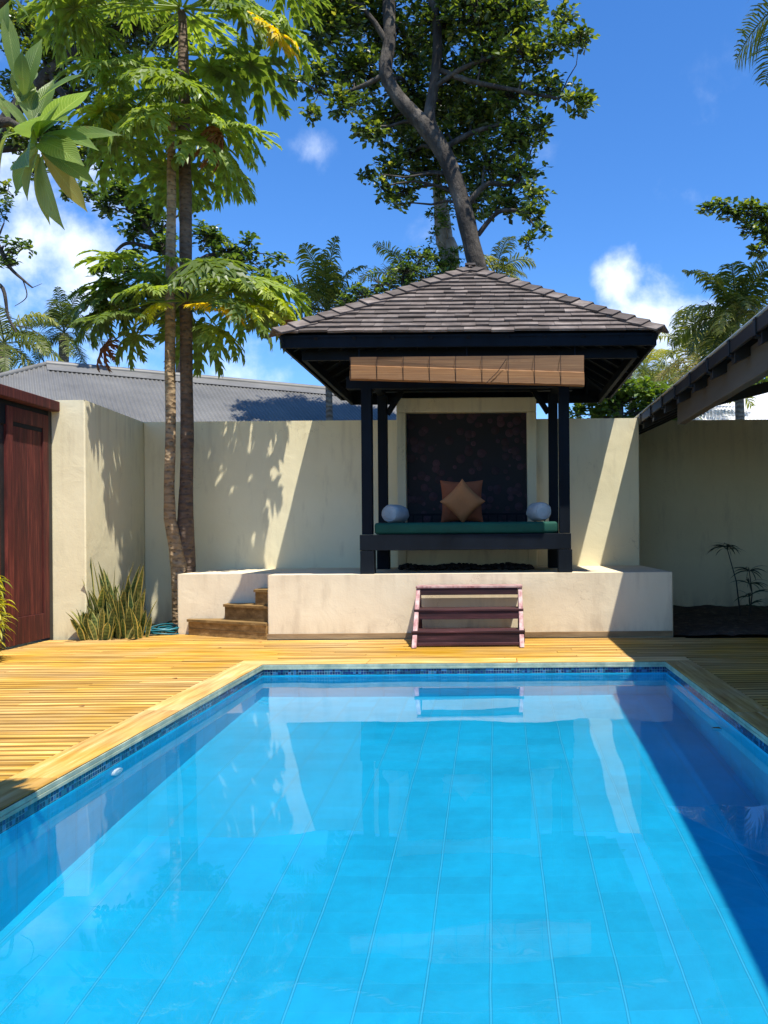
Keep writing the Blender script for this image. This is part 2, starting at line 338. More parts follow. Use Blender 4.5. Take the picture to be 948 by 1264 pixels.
def mosaicmat():
    m, g, p = newmat('blue_glass_mosaic')
    uv = g.n('ShaderNodeAttribute', attribute_name='uvp').outputs['Vector']
    sc_ = g.n('ShaderNodeVectorMath', {0: uv, 'Scale': 1 / .0245}, operation='SCALE').outputs[0]
    fl = g.n('ShaderNodeVectorMath', {0: sc_}, operation='FLOOR').outputs[0]
    fr = g.n('ShaderNodeSeparateXYZ', {0: g.n('ShaderNodeVectorMath', {0: sc_}, operation='FRACTION').outputs[0]})
    wn = g.n('ShaderNodeTexWhiteNoise', {0: fl}, noise_dimensions='3D').outputs['Value']
    col = g.ramp(wn, [(0, (.003, .01, .06)), (.3, (.005, .02, .12)), (.55, (.008, .05, .10)), (.75, (.012, .10, .17)), (.9, (.03, .14, .3))], 'CONSTANT')
    l = g.m('MAXIMUM', g.m('GREATER_THAN', g.m('ABSOLUTE', g.m('SUBTRACT', fr.outputs[0], .5)), .44), g.m('GREATER_THAN', g.m('ABSOLUTE', g.m('SUBTRACT', fr.outputs[1], .5)), .44))
    nz = g.n('ShaderNodeTexNoise', {'Vector': uv, 'Scale': 7.0, 'Detail': 4.0}).outputs[0]
    col = g.mix(l, col, g.mix(g.n('ShaderNodeMapRange', {0: nz, 1: .45, 2: .6}).outputs[0], (.03, .1, .14, 1), (.22, .36, .4, 1)))
    link(g, col, p.inputs['Base Color']); p.inputs['Roughness'].default_value = .2
    return m
M['mosaic'] = mosaicmat()

def corr(name, a, b):
    return surf(name, [(.3, a), (.7, b)], 1.2, rough=.5, spec=.4, fine=.15)
M['grey_roof'] = corr('grey_roof_sheet', (.115, .113, .106), (.18, .175, .162)); M['white_roof'] = corr('white_roof_sheet', (.62, .62, .62), (.75, .75, .74))

def palm_trunk_mat():
    m, g, p = newmat('ringed_palm_bark')
    z = g.n('ShaderNodeSeparateXYZ', {0: g.n('ShaderNodeTexCoord').outputs['Object']}).outputs[2]
    nz = g.n('ShaderNodeTexNoise', {'Scale': 6.0, 'Detail': 5.0, 'Vector': g.n('ShaderNodeTexCoord').outputs['Object']}).outputs[0]
    w = g.m('SINE', g.m('ADD', g.m('MULTIPLY', z, 55.0), g.m('MULTIPLY', nz, 9.0)))
    col = g.mix(g.m('ADD', g.m('MULTIPLY', w, .3), nz, clamp=True), (.07, .055, .04, 1), (.24, .2, .15, 1))
    link(g, col, p.inputs['Base Color']); p.inputs['Roughness'].default_value = .9
    link(g, g.n('ShaderNodeBump', {'Height': w, 'Strength': .6, 'Distance': .012}).outputs[0], p.inputs['Normal'])
    return m
M['palm_bark'] = palm_trunk_mat()

def papaya_bark(name, a, b):
    m, g, p = newmat(name)
    co = g.n('ShaderNodeTexCoord').outputs['Object']
    mp = g.n('ShaderNodeMapping', {'Vector': co, 'Scale': (1, 1, 1.7)}).outputs[0]
    vo = g.n('ShaderNodeTexVoronoi', {'Vector': mp, 'Scale': 11.0}, feature='F1').outputs['Distance']
    nz = g.n('ShaderNodeTexNoise', {'Vector': mp, 'Scale': 4.0, 'Detail': 8.0, 'Roughness': .65}).outputs[0]
    z = g.n('ShaderNodeSeparateXYZ', {0: co}).outputs[2]
    ring = g.m('SINE', g.m('ADD', g.m('MULTIPLY', z, 60.0), g.m('MULTIPLY', nz, 12.0)))
    col = g.mix(g.n('ShaderNodeMapRange', {0: nz, 1: .35, 2: .68}).outputs[0], a, b)
    col = g.mix(g.n('ShaderNodeMapRange', {0: vo, 1: .1, 2: .28, 3: .75, 4: 0.0}).outputs[0], col, (.035, .022, .012, 1))
    col = g.mix(g.n('ShaderNodeMapRange', {0: ring, 1: .6, 2: 1.0, 3: 0.0, 4: .4}).outputs[0], col, (.05, .035, .02, 1))
    link(g, col, p.inputs['Base Color']); p.inputs['Roughness'].default_value = .85
    h = g.m('ADD', vo, g.m('MULTIPLY', ring, -.05))
    link(g, g.n('ShaderNodeBump', {'Height': h, 'Strength': .9, 'Distance': .03}).outputs[0], p.inputs['Normal'])
    return m
M['papaya_pale'] = papaya_bark('papaya_bark_tan', (.22, .14, .07, 1), (.42, .3, .17, 1))
M['papaya_dark'] = papaya_bark('papaya_bark_brown', (.08, .05, .032, 1), (.18, .12, .075, 1))

M['almond'] = leafmat('glossy_dark_leaf', [(0, (.016, .032, .009)), (.4, (.065, .11, .02)), (.7, (.17, .23, .04)), (1, (.36, .36, .07))], .34, .3, .6)
M['almond_left'] = leafmat('round_green_leaf', [(0, (.02, .04, .012)), (.5, (.07, .13, .025)), (1, (.28, .34, .07))], .34, .33, .6)
M['papaya_leaf'] = leafmat('papaya_leaf', [(0, (.05, .085, .02)), (.35, (.13, .19, .035)), (.65, (.24, .32, .06)), (.86, (.46, .48, .06)), (1, (.66, .48, .02))], .42, .42, .45)
M['plumeria'] = leafmat('thick_oblong_leaf', [(0, (.05, .10, .025)), (.5, (.15, .23, .055)), (.8, (.27, .30, .07)), (1, (.36, .29, .08))], .45, .38, .45, veins=120.0)
M['palm_leaf'] = leafmat('palm_leaflet', [(0, (.03, .05, .015)), (.5, (.12, .15, .03)), (.85, (.3, .3, .055)), (1, (.36, .3, .1))], .35, .45, .28)
M['bush'] = leafmat('bush_leaf', [(0, (.04, .08, .018)), (.6, (.11, .18, .03)), (1, (.24, .3, .05))], .35, .45, .5)
M['snake'] = leafmat('variegated_sword_leaf', [(0, (.045, .09, .03)), (1, (.16, .2, .06))], .15, .4, .5, margin=(.55, .5, .16))
M['lime'] = leafmat('yellow_green_leaf', [(0, (.16, .2, .02)), (1, (.5, .48, .04))], .4, .45, .4)
M['darkspike'] = leafmat('dark_strap_leaf', [(0, (.015, .025, .012)), (1, (.05, .07, .03))], .2, .4, .5)

# ================================================================== SETTING
PX0, PX1, PY0, PY1, ZW = -2.2, 1.6, .55, 7.64, -.112
def ring_sheet(B, z, hole, name, mat):
    b = MB(); x0, x1, y0, y1 = hole
    v = [(-B,-B,z),(B,-B,z),(B,B,z),(-B,B,z),(x0,y0,z),(x1,y0,z),(x1,y1,z),(x0,y1,z)]
    b.raw(v, [(0,1,5,4),(1,2,6,5),(2,3,7,6),(3,0,4,7)], .5)
    return struct(b.build(name, mat))
ring_sheet(900, -.045, (PX0 - .02, PX1 + .02, PY0 - .02, PY1 + .02), 'ground', M['ground'])

# deck boards, running across
def boards(b, y0, y1, xa, xb, z=0.0, pitch=.096, gap=.011):
    y = y0
    while y < y1 - .02:
        ye = min(y + pitch - gap, y1)
        x = xa(y) if callable(xa) else xa; xe_ = xb(y) if callable(xb) else xb
        x_ = x - rnd.random() * 2
        while x < xe_ - .01:
            xn = min(x_ + rnd.uniform(2.2, 4.2), xe_)
            if xn <= x: x_ = xn; continue
            if xe_ - xn < .4: xn = xe_
            dz = rnd.uniform(-.0015, .0015)
            b.box(x, xn - .003, y, ye, z - .028, z + dz); b.A[-1] = np.array([(0, q, 0) for q in (0,0,1,1,0,0,1,1)], float)
            x = xn; x_ = xn
        y += pitch
b = MB()
boards(b, -2.5, 7.885, -7.5, PX0 - .257)
boards(b, -2.5, 7.885, PX1 + .257, 7)
boards(b, -2.5, PY0 - .257, PX0 - .245, PX1 + .245)
boards(b, 7.893, 9.44, -7.5, lambda y: 7.0 if y < 9.3 else 2.2)
def slant(y): return -5.33 if y < 9.56 else min(-4.9 + (y - 9.56) * 1.6, -3.9)
boards(b, 9.44, 10.08, slant, lambda y: -2.672)
struct(b.build('deck', M['deck'], bevel=.0025, seg=1))

# coping
def coping():
    b = MB(); y = PY0 - .25
    z0, z1 = -.03, .006
    for X0, X1 in ((PX0 - .25, PX0), (PX1, PX1 + .25)):
        y = PY0
        while y < PY1:
            ye = min(y + rnd.uniform(1.5, 2.2), PY1)
            if PY1 - ye < .5: ye = PY1
            b.box(X0, X1, y, ye - .004, z0, z1 + rnd.uniform(-.001, .001)); y = ye
    struct(b.build('pool_coping', M['coping_y'], bevel=.006))
    b = MB()
    for Y0, Y1 in ((PY0 - .25, PY0), (PY1, PY1 + .245)):
        x = PX0 - .25
        while x < PX1 + .25:
            xe = min(x + rnd.uniform(1.2, 1.9), PX1 + .25)
            if PX1 + .25 - xe < .5: xe = PX1 + .25
            b.box(x, xe - .004, Y0, Y1, z0, z1 + rnd.uniform(-.001, .001)); x = xe
    struct(b.build('pool_coping', M['coping_x'], bevel=.006))
    # pale mortar lip under the boards
    b = MB(); t = .005
    b.box(PX0 - .02, PX0 + t, PY0, PY1, -.05, -.0305); b.box(PX1 - t, PX1 + .02, PY0, PY1, -.05, -.0305)
    b.box(PX0 + t, PX1 - t, PY1 - t, PY1 + .02, -.05, -.0305); b.box(PX0 + t, PX1 - t, PY0 - .02, PY0 + t, -.05, -.0305)
    b.box(PX0 - .006, PX0 + .004, PY0, PY1, -.0295, -.004); b.box(PX1 - .004, PX1 + .006, PY0, PY1, -.0295, -.004)
    b.box(PX0 + .004, PX1 - .004, PY1 - .004, PY1 + .006, -.0295, -.004)
    struct(b.build('pool_lip', M['edge_strip'], bevel=.002, seg=1))
coping()

# basin
def basin():
    zf0, zf1, zt = -1.27, -1.05, -.104
    x0, x1, y0, y1 = PX0, PX1, PY0, PY1
    b = MB(); b.raw([(x0,y0,zf0),(x1,y0,zf0),(x1,y1,zf1),(x0,y1,zf1)], [(0,1,2,3)], .5, [(x0+.03,y0,0),(x1+.03,y0,0),(x1+.03,y1,0),(x0+.03,y1,0)])
    fl = struct(b.build('pool_floor', M['floor_tile']))
    b = MB()
    def wall(p, q, za, zb, ua, ub, zt_):
        b.raw([(*p, za), (*q, zb), (*q, zt_), (*p, zt_)], [(0,1,2,3)], .5, [(ua, za, 0), (ub, zb, 0), (ub, zt_, 0), (ua, zt_, 0)])
    wall((x0,y1), (x0,y0), zf1, zf0, y1, y0, zt); wall((x1,y0), (x1,y1), zf0, zf1, y0, y1, zt)
    wall((x1,y1), (x0,y1), zf1, zf1, x1, x0, zt); wall((x0,y0), (x1,y0), zf0, zf0, x0, x1, zt)
    wl = struct(b.build('pool_wall', M['wall_tile']))
    b = MB()
    wall((x0,y1), (x0,y0), zt, zt, y1, y0, 0); wall((x1,y0), (x1,y1), zt, zt, y0, y1, 0)
    wall((x1,y1), (x0,y1), zt, zt, x1, x0, 0); wall((x0,y0), (x1,y0), zt, zt, x0, x1, 0)
    mo = struct(b.build('pool_waterline_tiles', M['mosaic']))
    for o in (fl, wl, mo): o.cycles.is_caustics_receiver = True
    # water surface with a light breeze on it
    nx, ny = 300, 560
    xs = np.linspace(x0 - .003, x1 + .003, nx + 1); ys = np.linspace(y0 - .003, y1 + .003, ny + 1)
    X, Y = np.meshgrid(xs, ys)
    Z = np.zeros_like(X)
    for i in range(46):
        lam = rng.choice([.09, .14, .22, .35, .6, 1.1, 1.8]) * rng.uniform(.8, 1.25); k = 2 * math.pi / lam; th = rng.uniform(0, 2 * math.pi)
        s = .0015 if lam > .5 else .00052
        Z += (s / k) * np.sin(k * (X * math.cos(th) + Y * math.sin(th)) + rng.uniform(0, 6.28)) 
    patch = np.array([[.35 + 1.3 * max(0, noise.noise(Vector((x * .55 + 3, y * .45, 1.7))) + .25) for x in xs[::4]] for y in ys[::4]])
    patch = np.kron(patch, np.ones((4, 4)))[:ny + 1, :nx + 1]
    # smooth the patch mask
    for _ in range(6):
        pp = np.pad(patch, 1, mode='edge'); patch = (pp[:-2, 1:-1] + pp[2:, 1:-1] + pp[1:-1, :-2] + pp[1:-1, 2:] + pp[1:-1, 1:-1]) / 5
    Z = ZW + Z * patch
    V = np.stack([X, Y, Z], -1).reshape(-1, 3); n = nx + 1
    a = (np.arange(ny)[:, None] * n + np.arange(nx)[None]).ravel()
    b = MB(); b.raw(V, np.stack([a, a + 1, a + n + 1, a + n], 1), .5)
    m = bpy.data.materials.new('clear_water'); m.use_nodes = True; g = NT(m.node_tree); m.node_tree.nodes.clear()
    gl = g.n('ShaderNodeBsdfGlass', {'IOR': 1.333, 'Roughness': 0.0, 'Color': (.97, .99, 1, 1)}); out = g.n('ShaderNodeOutputMaterial'); link(g, gl.outputs[0], out.inputs[0])
    w = struct(b.build('pool_water', m, smooth=True)); w.cycles.is_caustics_caster = True
basin()

# soil beds
def bed(name, poly_x, poly_y, z, hole=None):
    b = MB(); nx, ny = 60, 60
    x0, x1 = poly_x; y0, y1 = poly_y
    v = [(x0 + (x1-x0)*i/nx, y0 + (y1-y0)*j/ny, z + .05 * noise.noise(Vector((i*.17, j*.13, 2))) + .02 * noise.noise(Vector((i*.7, j*.7, 5)))) for j in range(ny+1) for i in range(nx+1)]
    a = [(j*(nx+1)+i, j*(nx+1)+i+1, (j+1)*(nx+1)+i+1, (j+1)*(nx+1)+i) for j in range(ny) for i in range(nx)]
    b.raw(v, a, .5); return struct(b.build(name, M['soil'], smooth=True))
bed('soil_bed', (2.12, 7), (9.47, 13.28), .02)
bed('soil_bed', (-5.0, -3.97), (9.6, 11.58), -.055)

# ================================================================== WALLS
def rough_block(poly, z0, z1, label, name, cat, mat, bev=.018, top=None):
    b = MB(); b.prism(poly, z0, z1)
    o = b.build(name, mat, bevel=bev, seg=3, origin=(poly[0][0], poly[0][1], z0)); return tag(o, label, cat)
rough_block([(-5.02, 11.6), (2.075, 11.6), (2.075, 11.8), (-5.02, 11.8)], -.1, 2.865, 'long cream plastered garden wall behind the thatched pavilion', 'garden_wall', 'wall', M['cream']) \
    ['label'] = 'long cream plastered garden wall running behind the pavilion and papaya trees'
rough_block([(-5.31, 9.7), (-4.9, 9.7), (-5.022, 11.598), (-5.022, 11.8), (-5.31, 11.8)], -.1, 2.862, 'pale cream plastered wall between the red gate and the papaya trees', 'garden_wall', 'wall', M['cream'])
rough_block([(2.079, 13.3), (7.5, 13.3), (7.5, 13.5), (2.079, 13.5)], -.1, 3.07, 'shaded cream garden wall at the right behind the dark planting bed', 'garden_wall', 'wall', M['cream'])

rough_block([(1.9, 11.802), (2.075, 11.802), (2.075, 13.5), (1.9, 13.5)], -.1, 2.84, 'short return wall hidden behind the right end of the long cream wall', 'garden_wall', 'wall', M['cream'])
def platform():
    t = thing('plaster_platform', (-2.67, 9.5, 0), 'low cream plastered platform carrying the pavilion at the pool end', 'platform')
    b = MB(); b.prism([(-2.675, 9.5), (2.085, 9.5), (2.085, 11.598), (-2.675, 11.598)], -.05, .755)
    b.build('raised_base', M['platform'], t, bevel=.02, seg=3)
    b = MB(); b.prism([(-3.965, 10.09), (-2.677, 10.09), (-2.677, 11.598), (-3.965, 11.598)], -.05, .748)
    b.build('side_wing', M['platform'], t, bevel=.02, seg=3)
    b = MB(); b.box(-2.70, 2.07, 9.478, 9.498, .002, .068); b.build('kickboard', M['kick'], t, bevel=.003)
platform()

def corner_stairs():
    t = thing('corner_stairs', (-3.2, 9.9, 0), 'three brown timber steps in the corner left of the platform', 'steps')
    for (xl, yl, yr, z0, z1) in ((-3.80, 10.02, 9.46, .0, .195), (-3.32, 9.93, 9.56, .197, .385), (-2.9, 9.78, 9.66, .387, .572)):
        b = MB(); xr = -2.679
        h = (z1 - z0)
        b.prism([(xl, yl), (xr, yr), (xr, 10.087), (xl, 10.087)], z0, z1 - .032)
        b.prism([(xl - .015, yl - .02), (xr, yr - .02), (xr, 10.087), (xl - .015, 10.087)], z1 - .03, z1)
        if z0 == 0: # groove between the two riser boards
            b.beam(Vector((xl, yl - .004, z1 * .42)), Vector((xr, yr - .004, z1 * .42)), .006, .004)
        b.build('step', M['stair_wood'], t, bevel=.004)
corner_stairs()

# ================================================================== GATE
def gate():
    t = thing('wooden_gate', (-5.3, 8.7, 0), 'tall dark red plank gate at the left edge of the deck', 'gate')
    b = MB(); b.box(-5.36, -5.19, 6.9, 9.69, 2.72, 2.84); b.build('lintel', M['red_wood'], t, bevel=.01)
    b = MB(); b.box(-5.42, -5.30, 6.9, 9.66, 2.45, 2.717); b.build('head_board', M['dark_wood'], t, bevel=.004)
    def leaf(y0, y1, x):
        b = MB(); s = .12; z0, z1 = .03, 2.66
        b.box(x - .045, x, y0, y0 + s, z0, z1); b.box(x - .045, x, y1 - s, y1, z0, z1)
        b.box(x - .045, x - .001, y0 + s, y1 - s, z1 - .16, z1); b.box(x - .045, x - .001, y0 + s, y1 - s, z0, z0 + .3)
        fr = b.build('leaf_frame', M['red_wood'], t, bevel=.004)
        b = MB(); n = 6; w = (y1 - y0 - 2*s) / n
        for i in range(n): b.box(x - .038, x - .016, y0 + s + i*w + .0015, y0 + s + (i+1)*w - .0015, z0 + .3, z1 - .16)
        b.build('planks', M['red_wood'], t, bevel=.003)
    leaf(8.79, 9.62, -5.29); leaf(7.9, 8.70, -5.31)
    b = MB(); b.box(-5.40, -5.32, 8.70, 8.79, 0, 2.72); b.box(-5.40, -5.295, 9.622, 9.695, 0, 2.72); b.build('jamb', M['dark_metal'], t, bevel=.004)
gate()

# ================================================================== PAVILION
RX0, RX1, RY0, RY1, RZ, AX, AY, AZ = -2.405, 1.855, 9.0, 12.6, 3.475, -.30, 10.8, 4.755
def pavilion():
    t = thing('garden_pavilion', (-.34, 10.35, .755), 'dark timber open pavilion with a grey shingled pyramid roof on the platform', 'pavilion')
    Z0 = .756; D = M['dark_wood']
    # posts, with thicker legs below the bench
    for i, (x, y) in enumerate(((-1.515, 9.66), (.83, 9.66), (-1.515, 11.02), (.80, 11.02))):
        b = MB(); s = .062
        b.box(x - s, x + s, y - s, y + s, 1.222, 3.12)
        po = b.build('post', D, t, bevel=.006)
        b = MB(); k = .082; b.box(x - k + .0, x + k, y - k, y + k, Z0, 1.03); b.build('foot', D, po, bevel=.006)
    # bench frame
    b = MB()
    b.box(-1.60, .90, 9.575, 9.635, 1.033, 1.22); b.box(-1.60, .90, 11.05, 11.11, 1.033, 1.22)
    b.box(-1.60, -1.54, 9.637, 11.048, 1.033, 1.22); b.box(.84, .90, 9.637, 11.048, 1.033, 1.22)
    b.box(-1.538, .838, 9.637, 11.048, 1.15, 1.195)
    b.build('bench_frame', D, t, bevel=.006)
    # back rail
    b = MB(); y = 11.0
    b.box(-1.45, .735, y - .02, y + .02, 1.475, 1.505); b.box(-1.45, .735, y - .015, y + .015, 1.27, 1.29)
    for i in range(17): x = -1.36 + i * .127; b.box(x - .009, x + .009, y - .009, y + .009, 1.29, 1.475)
    b.build('back_rail', D, t)
    # ring beams
    b = MB()
    b.box(-1.75, 1.07, 9.60, 9.72, 2.955, 3.10); b.build('front_beam', D, t, bevel=.005)
    b = MB(); b.box(-1.75, 1.07, 10.96, 11.08, 3.16, 3.3); b.build('rear_beam', D, t, bevel=.005)
    for x in (-1.515, .815):
        b = MB(); b.box(x - .05, x + .05, 9.722, 10.958, 3.1, 3.22); b.build('side_beam', D, t, bevel=.005)
    for x, s in ((-1.453, 1), (.738, -1)):
        b = MB(); b.beam((x, 11.02, 2.86), (x + s*.2, 11.02, 3.17), .07, .07, (0,1,0)); b.build('brace', D, t)
    # roof deck with its children
    ap = Vector((AX, AY, AZ)); E = [Vector((RX0, RY0, RZ)), Vector((RX1, RY0, RZ)), Vector((RX1, RY1, RZ)), Vector((RX0, RY1, RZ))]
    dn = Vector((0, 0, -.045)); b = MB()
    Ei = [e + (ap - e) * .012 for e in E]
    v = [ap + dn, *[e + dn for e in Ei], ap + dn * 1.6, *[e + dn * 1.6 for e in Ei]]
    b.raw(v, [(0,1,2),(0,2,3),(0,3,4),(0,4,1),(5,7,6),(5,8,7),(5,9,8),(5,6,9)], .3)
    b.raw([v[1], v[2], v[7], v[6], v[3], v[8], v[4], v[9]], [(0,1,2,3),(1,4,5,2),(4,6,7,5),(6,0,3,7)], .3)
    roof = b.build('roof', D, t)
    # shingles laid in courses
    b = MB(); NC = 16
    for k in range(4):
        e0, e1 = E[k], E[(k+1) % 4]; nrm = (e1 - e0).cross(ap - e0).normalized()
        along = (e1 - e0).normalized(); mid = (e0 + e1) / 2
        foot = e0 + along * (ap - e0).dot(along); ups = (ap - foot); L = ups.length; ups.normalize()
        for c in range(NC):
            s0 = L * c / NC - .022; s1 = L * (c + 1) / NC + .035
            f = max(0, s0 / L); fm = min(1, (L * (c+.5) / NC) / L)
            xa = (foot - e0).length * fm; xb = (e1 - foot).length * fm
            a = -(foot - e0).length * (1 - fm); bb = (e1 - foot).length * (1 - fm)
            x = a
            while x < bb - .01:
                w = rnd.uniform(.13, .34) ; xe = min(x + w, bb)
                if bb - xe < .07: xe = bb
                lift = .026 + rnd.uniform(-.004, .007); j = rnd.uniform(-.007, .007); th = .026
                def pt(s, xx, h): return foot + along * xx + ups * s + nrm * h
                s00 = s0 + j
                q = [pt(s00, x+.0015, lift), pt(s00, xe-.0015, lift + rnd.uniform(-.002, .002)), pt(s1, xe-.0015, -.006), pt(s1, x+.0015, -.006)]
                q2 = [p - nrm * th for p in q[:2]] + [p - nrm * .004 for p in q[2:]]
                b.raw(q + q2, [(0,1,2,3),(7,6,5,4),(0,4,5,1),(1,5,6,2),(3,7,4,0)])
                x = xe
    b.build('shingles', M['shingle'], roof)
    # hip caps: overlapping slabs folded over the hips
    b = MB()
    for k in range(4):
        e = E[k]; d = ap - e; L = d.length; d.normalize(); prev, nxt = E[(k-1) % 4], E[(k+1) % 4]
        n1 = (nxt - e).cross(ap - e).normalized(); n0 = (e - prev).cross(ap - prev).normalized()
        s1_ = d.cross(n1).normalized(); s0_ = d.cross(n0).normalized()
        if s1_.dot((nxt - e)) < 0: s1_ = -s1_
        if s0_.dot((prev - e)) < 0: s0_ = -s0_
        nn = (n0 + n1).normalized(); N = 15
        for i in range(N):
            a0 = e + d * (L * i / N - .035); a1 = e + d * (L * (i + 1) / N + .05)
            wd = rnd.uniform(.125, .15) * (1 if i < N - 1 else .7)
            for sv, nv in ((s1_, n1), (s0_, n0)):
                h0, h1 = .064 + rnd.uniform(-.003, .005), .034
                q = [a0 + nn * h0, a0 + sv * wd + nv * (h0 - .012), a1 + sv * wd + nv * (h1 - .012), a1 + nn * h1]
                q2 = [p - nv * .019 for p in q]
                b.raw(q + q2, [(0,1,2,3),(7,6,5,4),(0,4,5,1),(1,5,6,2),(2,6,7,3),(3,7,4,0)])
    b.box(AX - .07, AX + .07, AY - .07, AY + .07, AZ + .035, AZ + .06)
    b.build('hip_cap', M['shingle'], roof)
    # fascia ring, second board set back
    b = MB(); i = .03
    def ringb(b, ins, z0, z1, th):
        x0, x1, y0, y1 = RX0 + ins, RX1 - ins, RY0 + ins, RY1 - ins
        b.box(x0, x1, y0, y0 + th, z0, z1); b.box(x0, x1, y1 - th, y1, z0, z1)
        b.box(x0, x0 + th, y0 + th, y1 - th, z0, z1); b.box(x1 - th, x1, y0 + th, y1 - th, z0, z1)
    ringb(b, .035, RZ - .165, RZ - .035, .035); b.build('fascia', D, roof, bevel=.004)
    b = MB(); ringb(b, .22, RZ - .265, RZ - .155, .05); b.build('inner_fascia', D, roof, bevel=.004)
    # rafters under the eaves, running up the slope
    n = 9
    for k in range(4):
        e0, e1 = E[k], E[(k+1) % 4]; c_ = Vector(((RX0+RX1)/2, (RY0+RY1)/2, 0)); along = (e1 - e0).normalized(); foot = e0 + along * (ap - e0).dot(along); ups = (ap - foot)
        W_ = (e1 - e0).length; nn_ = int(W_ / .42)
        for r in range(1, nn_):
            x = W_ * r / nn_; xf = (foot - e0).length
            f = 1 - (abs(x - xf) / (xf if x < xf else W_ - xf)); f = max(.12, min(.96, f - .03))
            p0 = e0 + along * x + ups * .02 + Vector((0, 0, -.11)); p1 = e0 + along * x + ups * f + Vector((0, 0, -.11))
            b = MB(); b.beam(p0, p1, .045, .085); b.build('rafter', D, roof)
    for e in E:
        b = MB(); b.beam(e + (ap - e) * .02 + Vector((0,0,-.12)), ap + Vector((0,0,-.14)), .06, .11); b.build('hip_rafter', D, roof)
pavilion()

def blind():
    t = thing('bamboo_blind', (-.3, 9.1, 3.2), 'rolled up bamboo blind hanging under the front eave of the pavilion', 'blind')
    m, g, p = newmat('bamboo_slats')
    co = g.n('ShaderNodeTexCoord').outputs['Object']; s = g.n('ShaderNodeSeparateXYZ', {0: co})
    nz = g.n('ShaderNodeTexNoise', {'Vector': g.n('ShaderNodeMapping', {'Vector': co, 'Scale': (1.2, 1, 90)}).outputs[0], 'Scale': 1.0, 'Detail': 6.0, 'Roughness': .7}).outputs[0]
    w = g.m('SINE', g.m('MULTIPLY', s.outputs[2], 2 * math.pi / .0075))
    col = g.ramp(nz, [(.3, (.16, .062, .014)), (.5, (.3, .13, .034)), (.7, (.44, .22, .07))])
    col = g.mix(g.m('GREATER_THAN', nz, .66), col, (.16, .07, .02, 1))
    link(g, col, p.inputs['Base Color']); p.inputs['Roughness'].default_value = .55
    link(g, g.n('ShaderNodeBump', {'Height': w, 'Strength': .6, 'Distance': .003}).outputs[0], p.inputs['Normal'])
    tr = g.n('ShaderNodeBsdfTranslucent', {'Color': col}); mx = g.n('ShaderNodeMixShader', {0: .3, 1: p.outputs[0], 2: tr.outputs[0]})
    link(g, mx.outputs[0], m.node_tree.nodes['Material Output'].inputs[0])
    xl, xr = -1.605, 1.01
    def zt(x): return 3.125 - .10 * (x - xl) / (xr - xl)
    def zb(x): return 2.945 - .09 * (x - xl) / (xr - xl)
    b = MB(); b.raw([(xl, 9.085, zt(xl) - .06), (xr, 9.085, zt(xr) - .06), (xr, 9.05, 3.205), (xl, 9.05, 3.205)], [(0,1,2,3)], .5)
    b.raw([(xl, 9.089, zt(xl) - .06), (xr, 9.089, zt(xr) - .06), (xr, 9.054, 3.205), (xl, 9.054, 3.205)], [(3,2,1,0)], .5)
    b.build('hanging_sheet', m, t)
    b = MB(); N = 10; sec = [(9.075, 0), (9.042, .10), (9.028, .5), (9.026, .9), (9.05, 1.0), (9.08, .9), (9.083, .1)]
    xs = [xl + (xr - xl) * i / N for i in range(N+1)]
    v = [(x, y, zb(x) + (zt(x) - zb(x)) * f) if False else (x, y, zt(x) + (zb(x) - zt(x)) * f) for x in xs for (y, f) in sec]; k = len(sec)
    b.raw(v, [(i*k+j, i*k+(j+1) % k, (i+1)*k+(j+1) % k, (i+1)*k+j) for i in range(N) for j in range(k)], .5)
    for e in (0, N): b.raw([v[e*k+j] for j in range(k)], [tuple(range(k))], .5)
    b.build('folded_roll', m, t)
    for i in range(9):
        x = xl + .005 + (xr - xl - .01) * (i + .02) / 8.9; b = MB()
        b.tube([(x, 9.046, 3.204), (x, 9.024, zt(x) - .01), (x, 9.020, (zt(x) + zb(x)) / 2), (x, 9.024, zb(x) + .008)], .0032, 5); b.build('stitching', M['dark_wood'], t)
    p0, p1 = P(625, 443, 9.01), P(600, 473, 9.01)
    b = MB(); b.tube([p0, (p0 + p1) / 2 + Vector((.015, 0, -.01)), p1], .0035, 5); b.build('pull_cord', M['dark_wood'], t)
    for x in (xl + .1, -.3, xr - .1): b = MB(); b.tube([(x, 9.06, 3.2), (x, 9.09, 3.36)], .006, 6); b.build('hanger', M['dark_wood'], t)
blind()

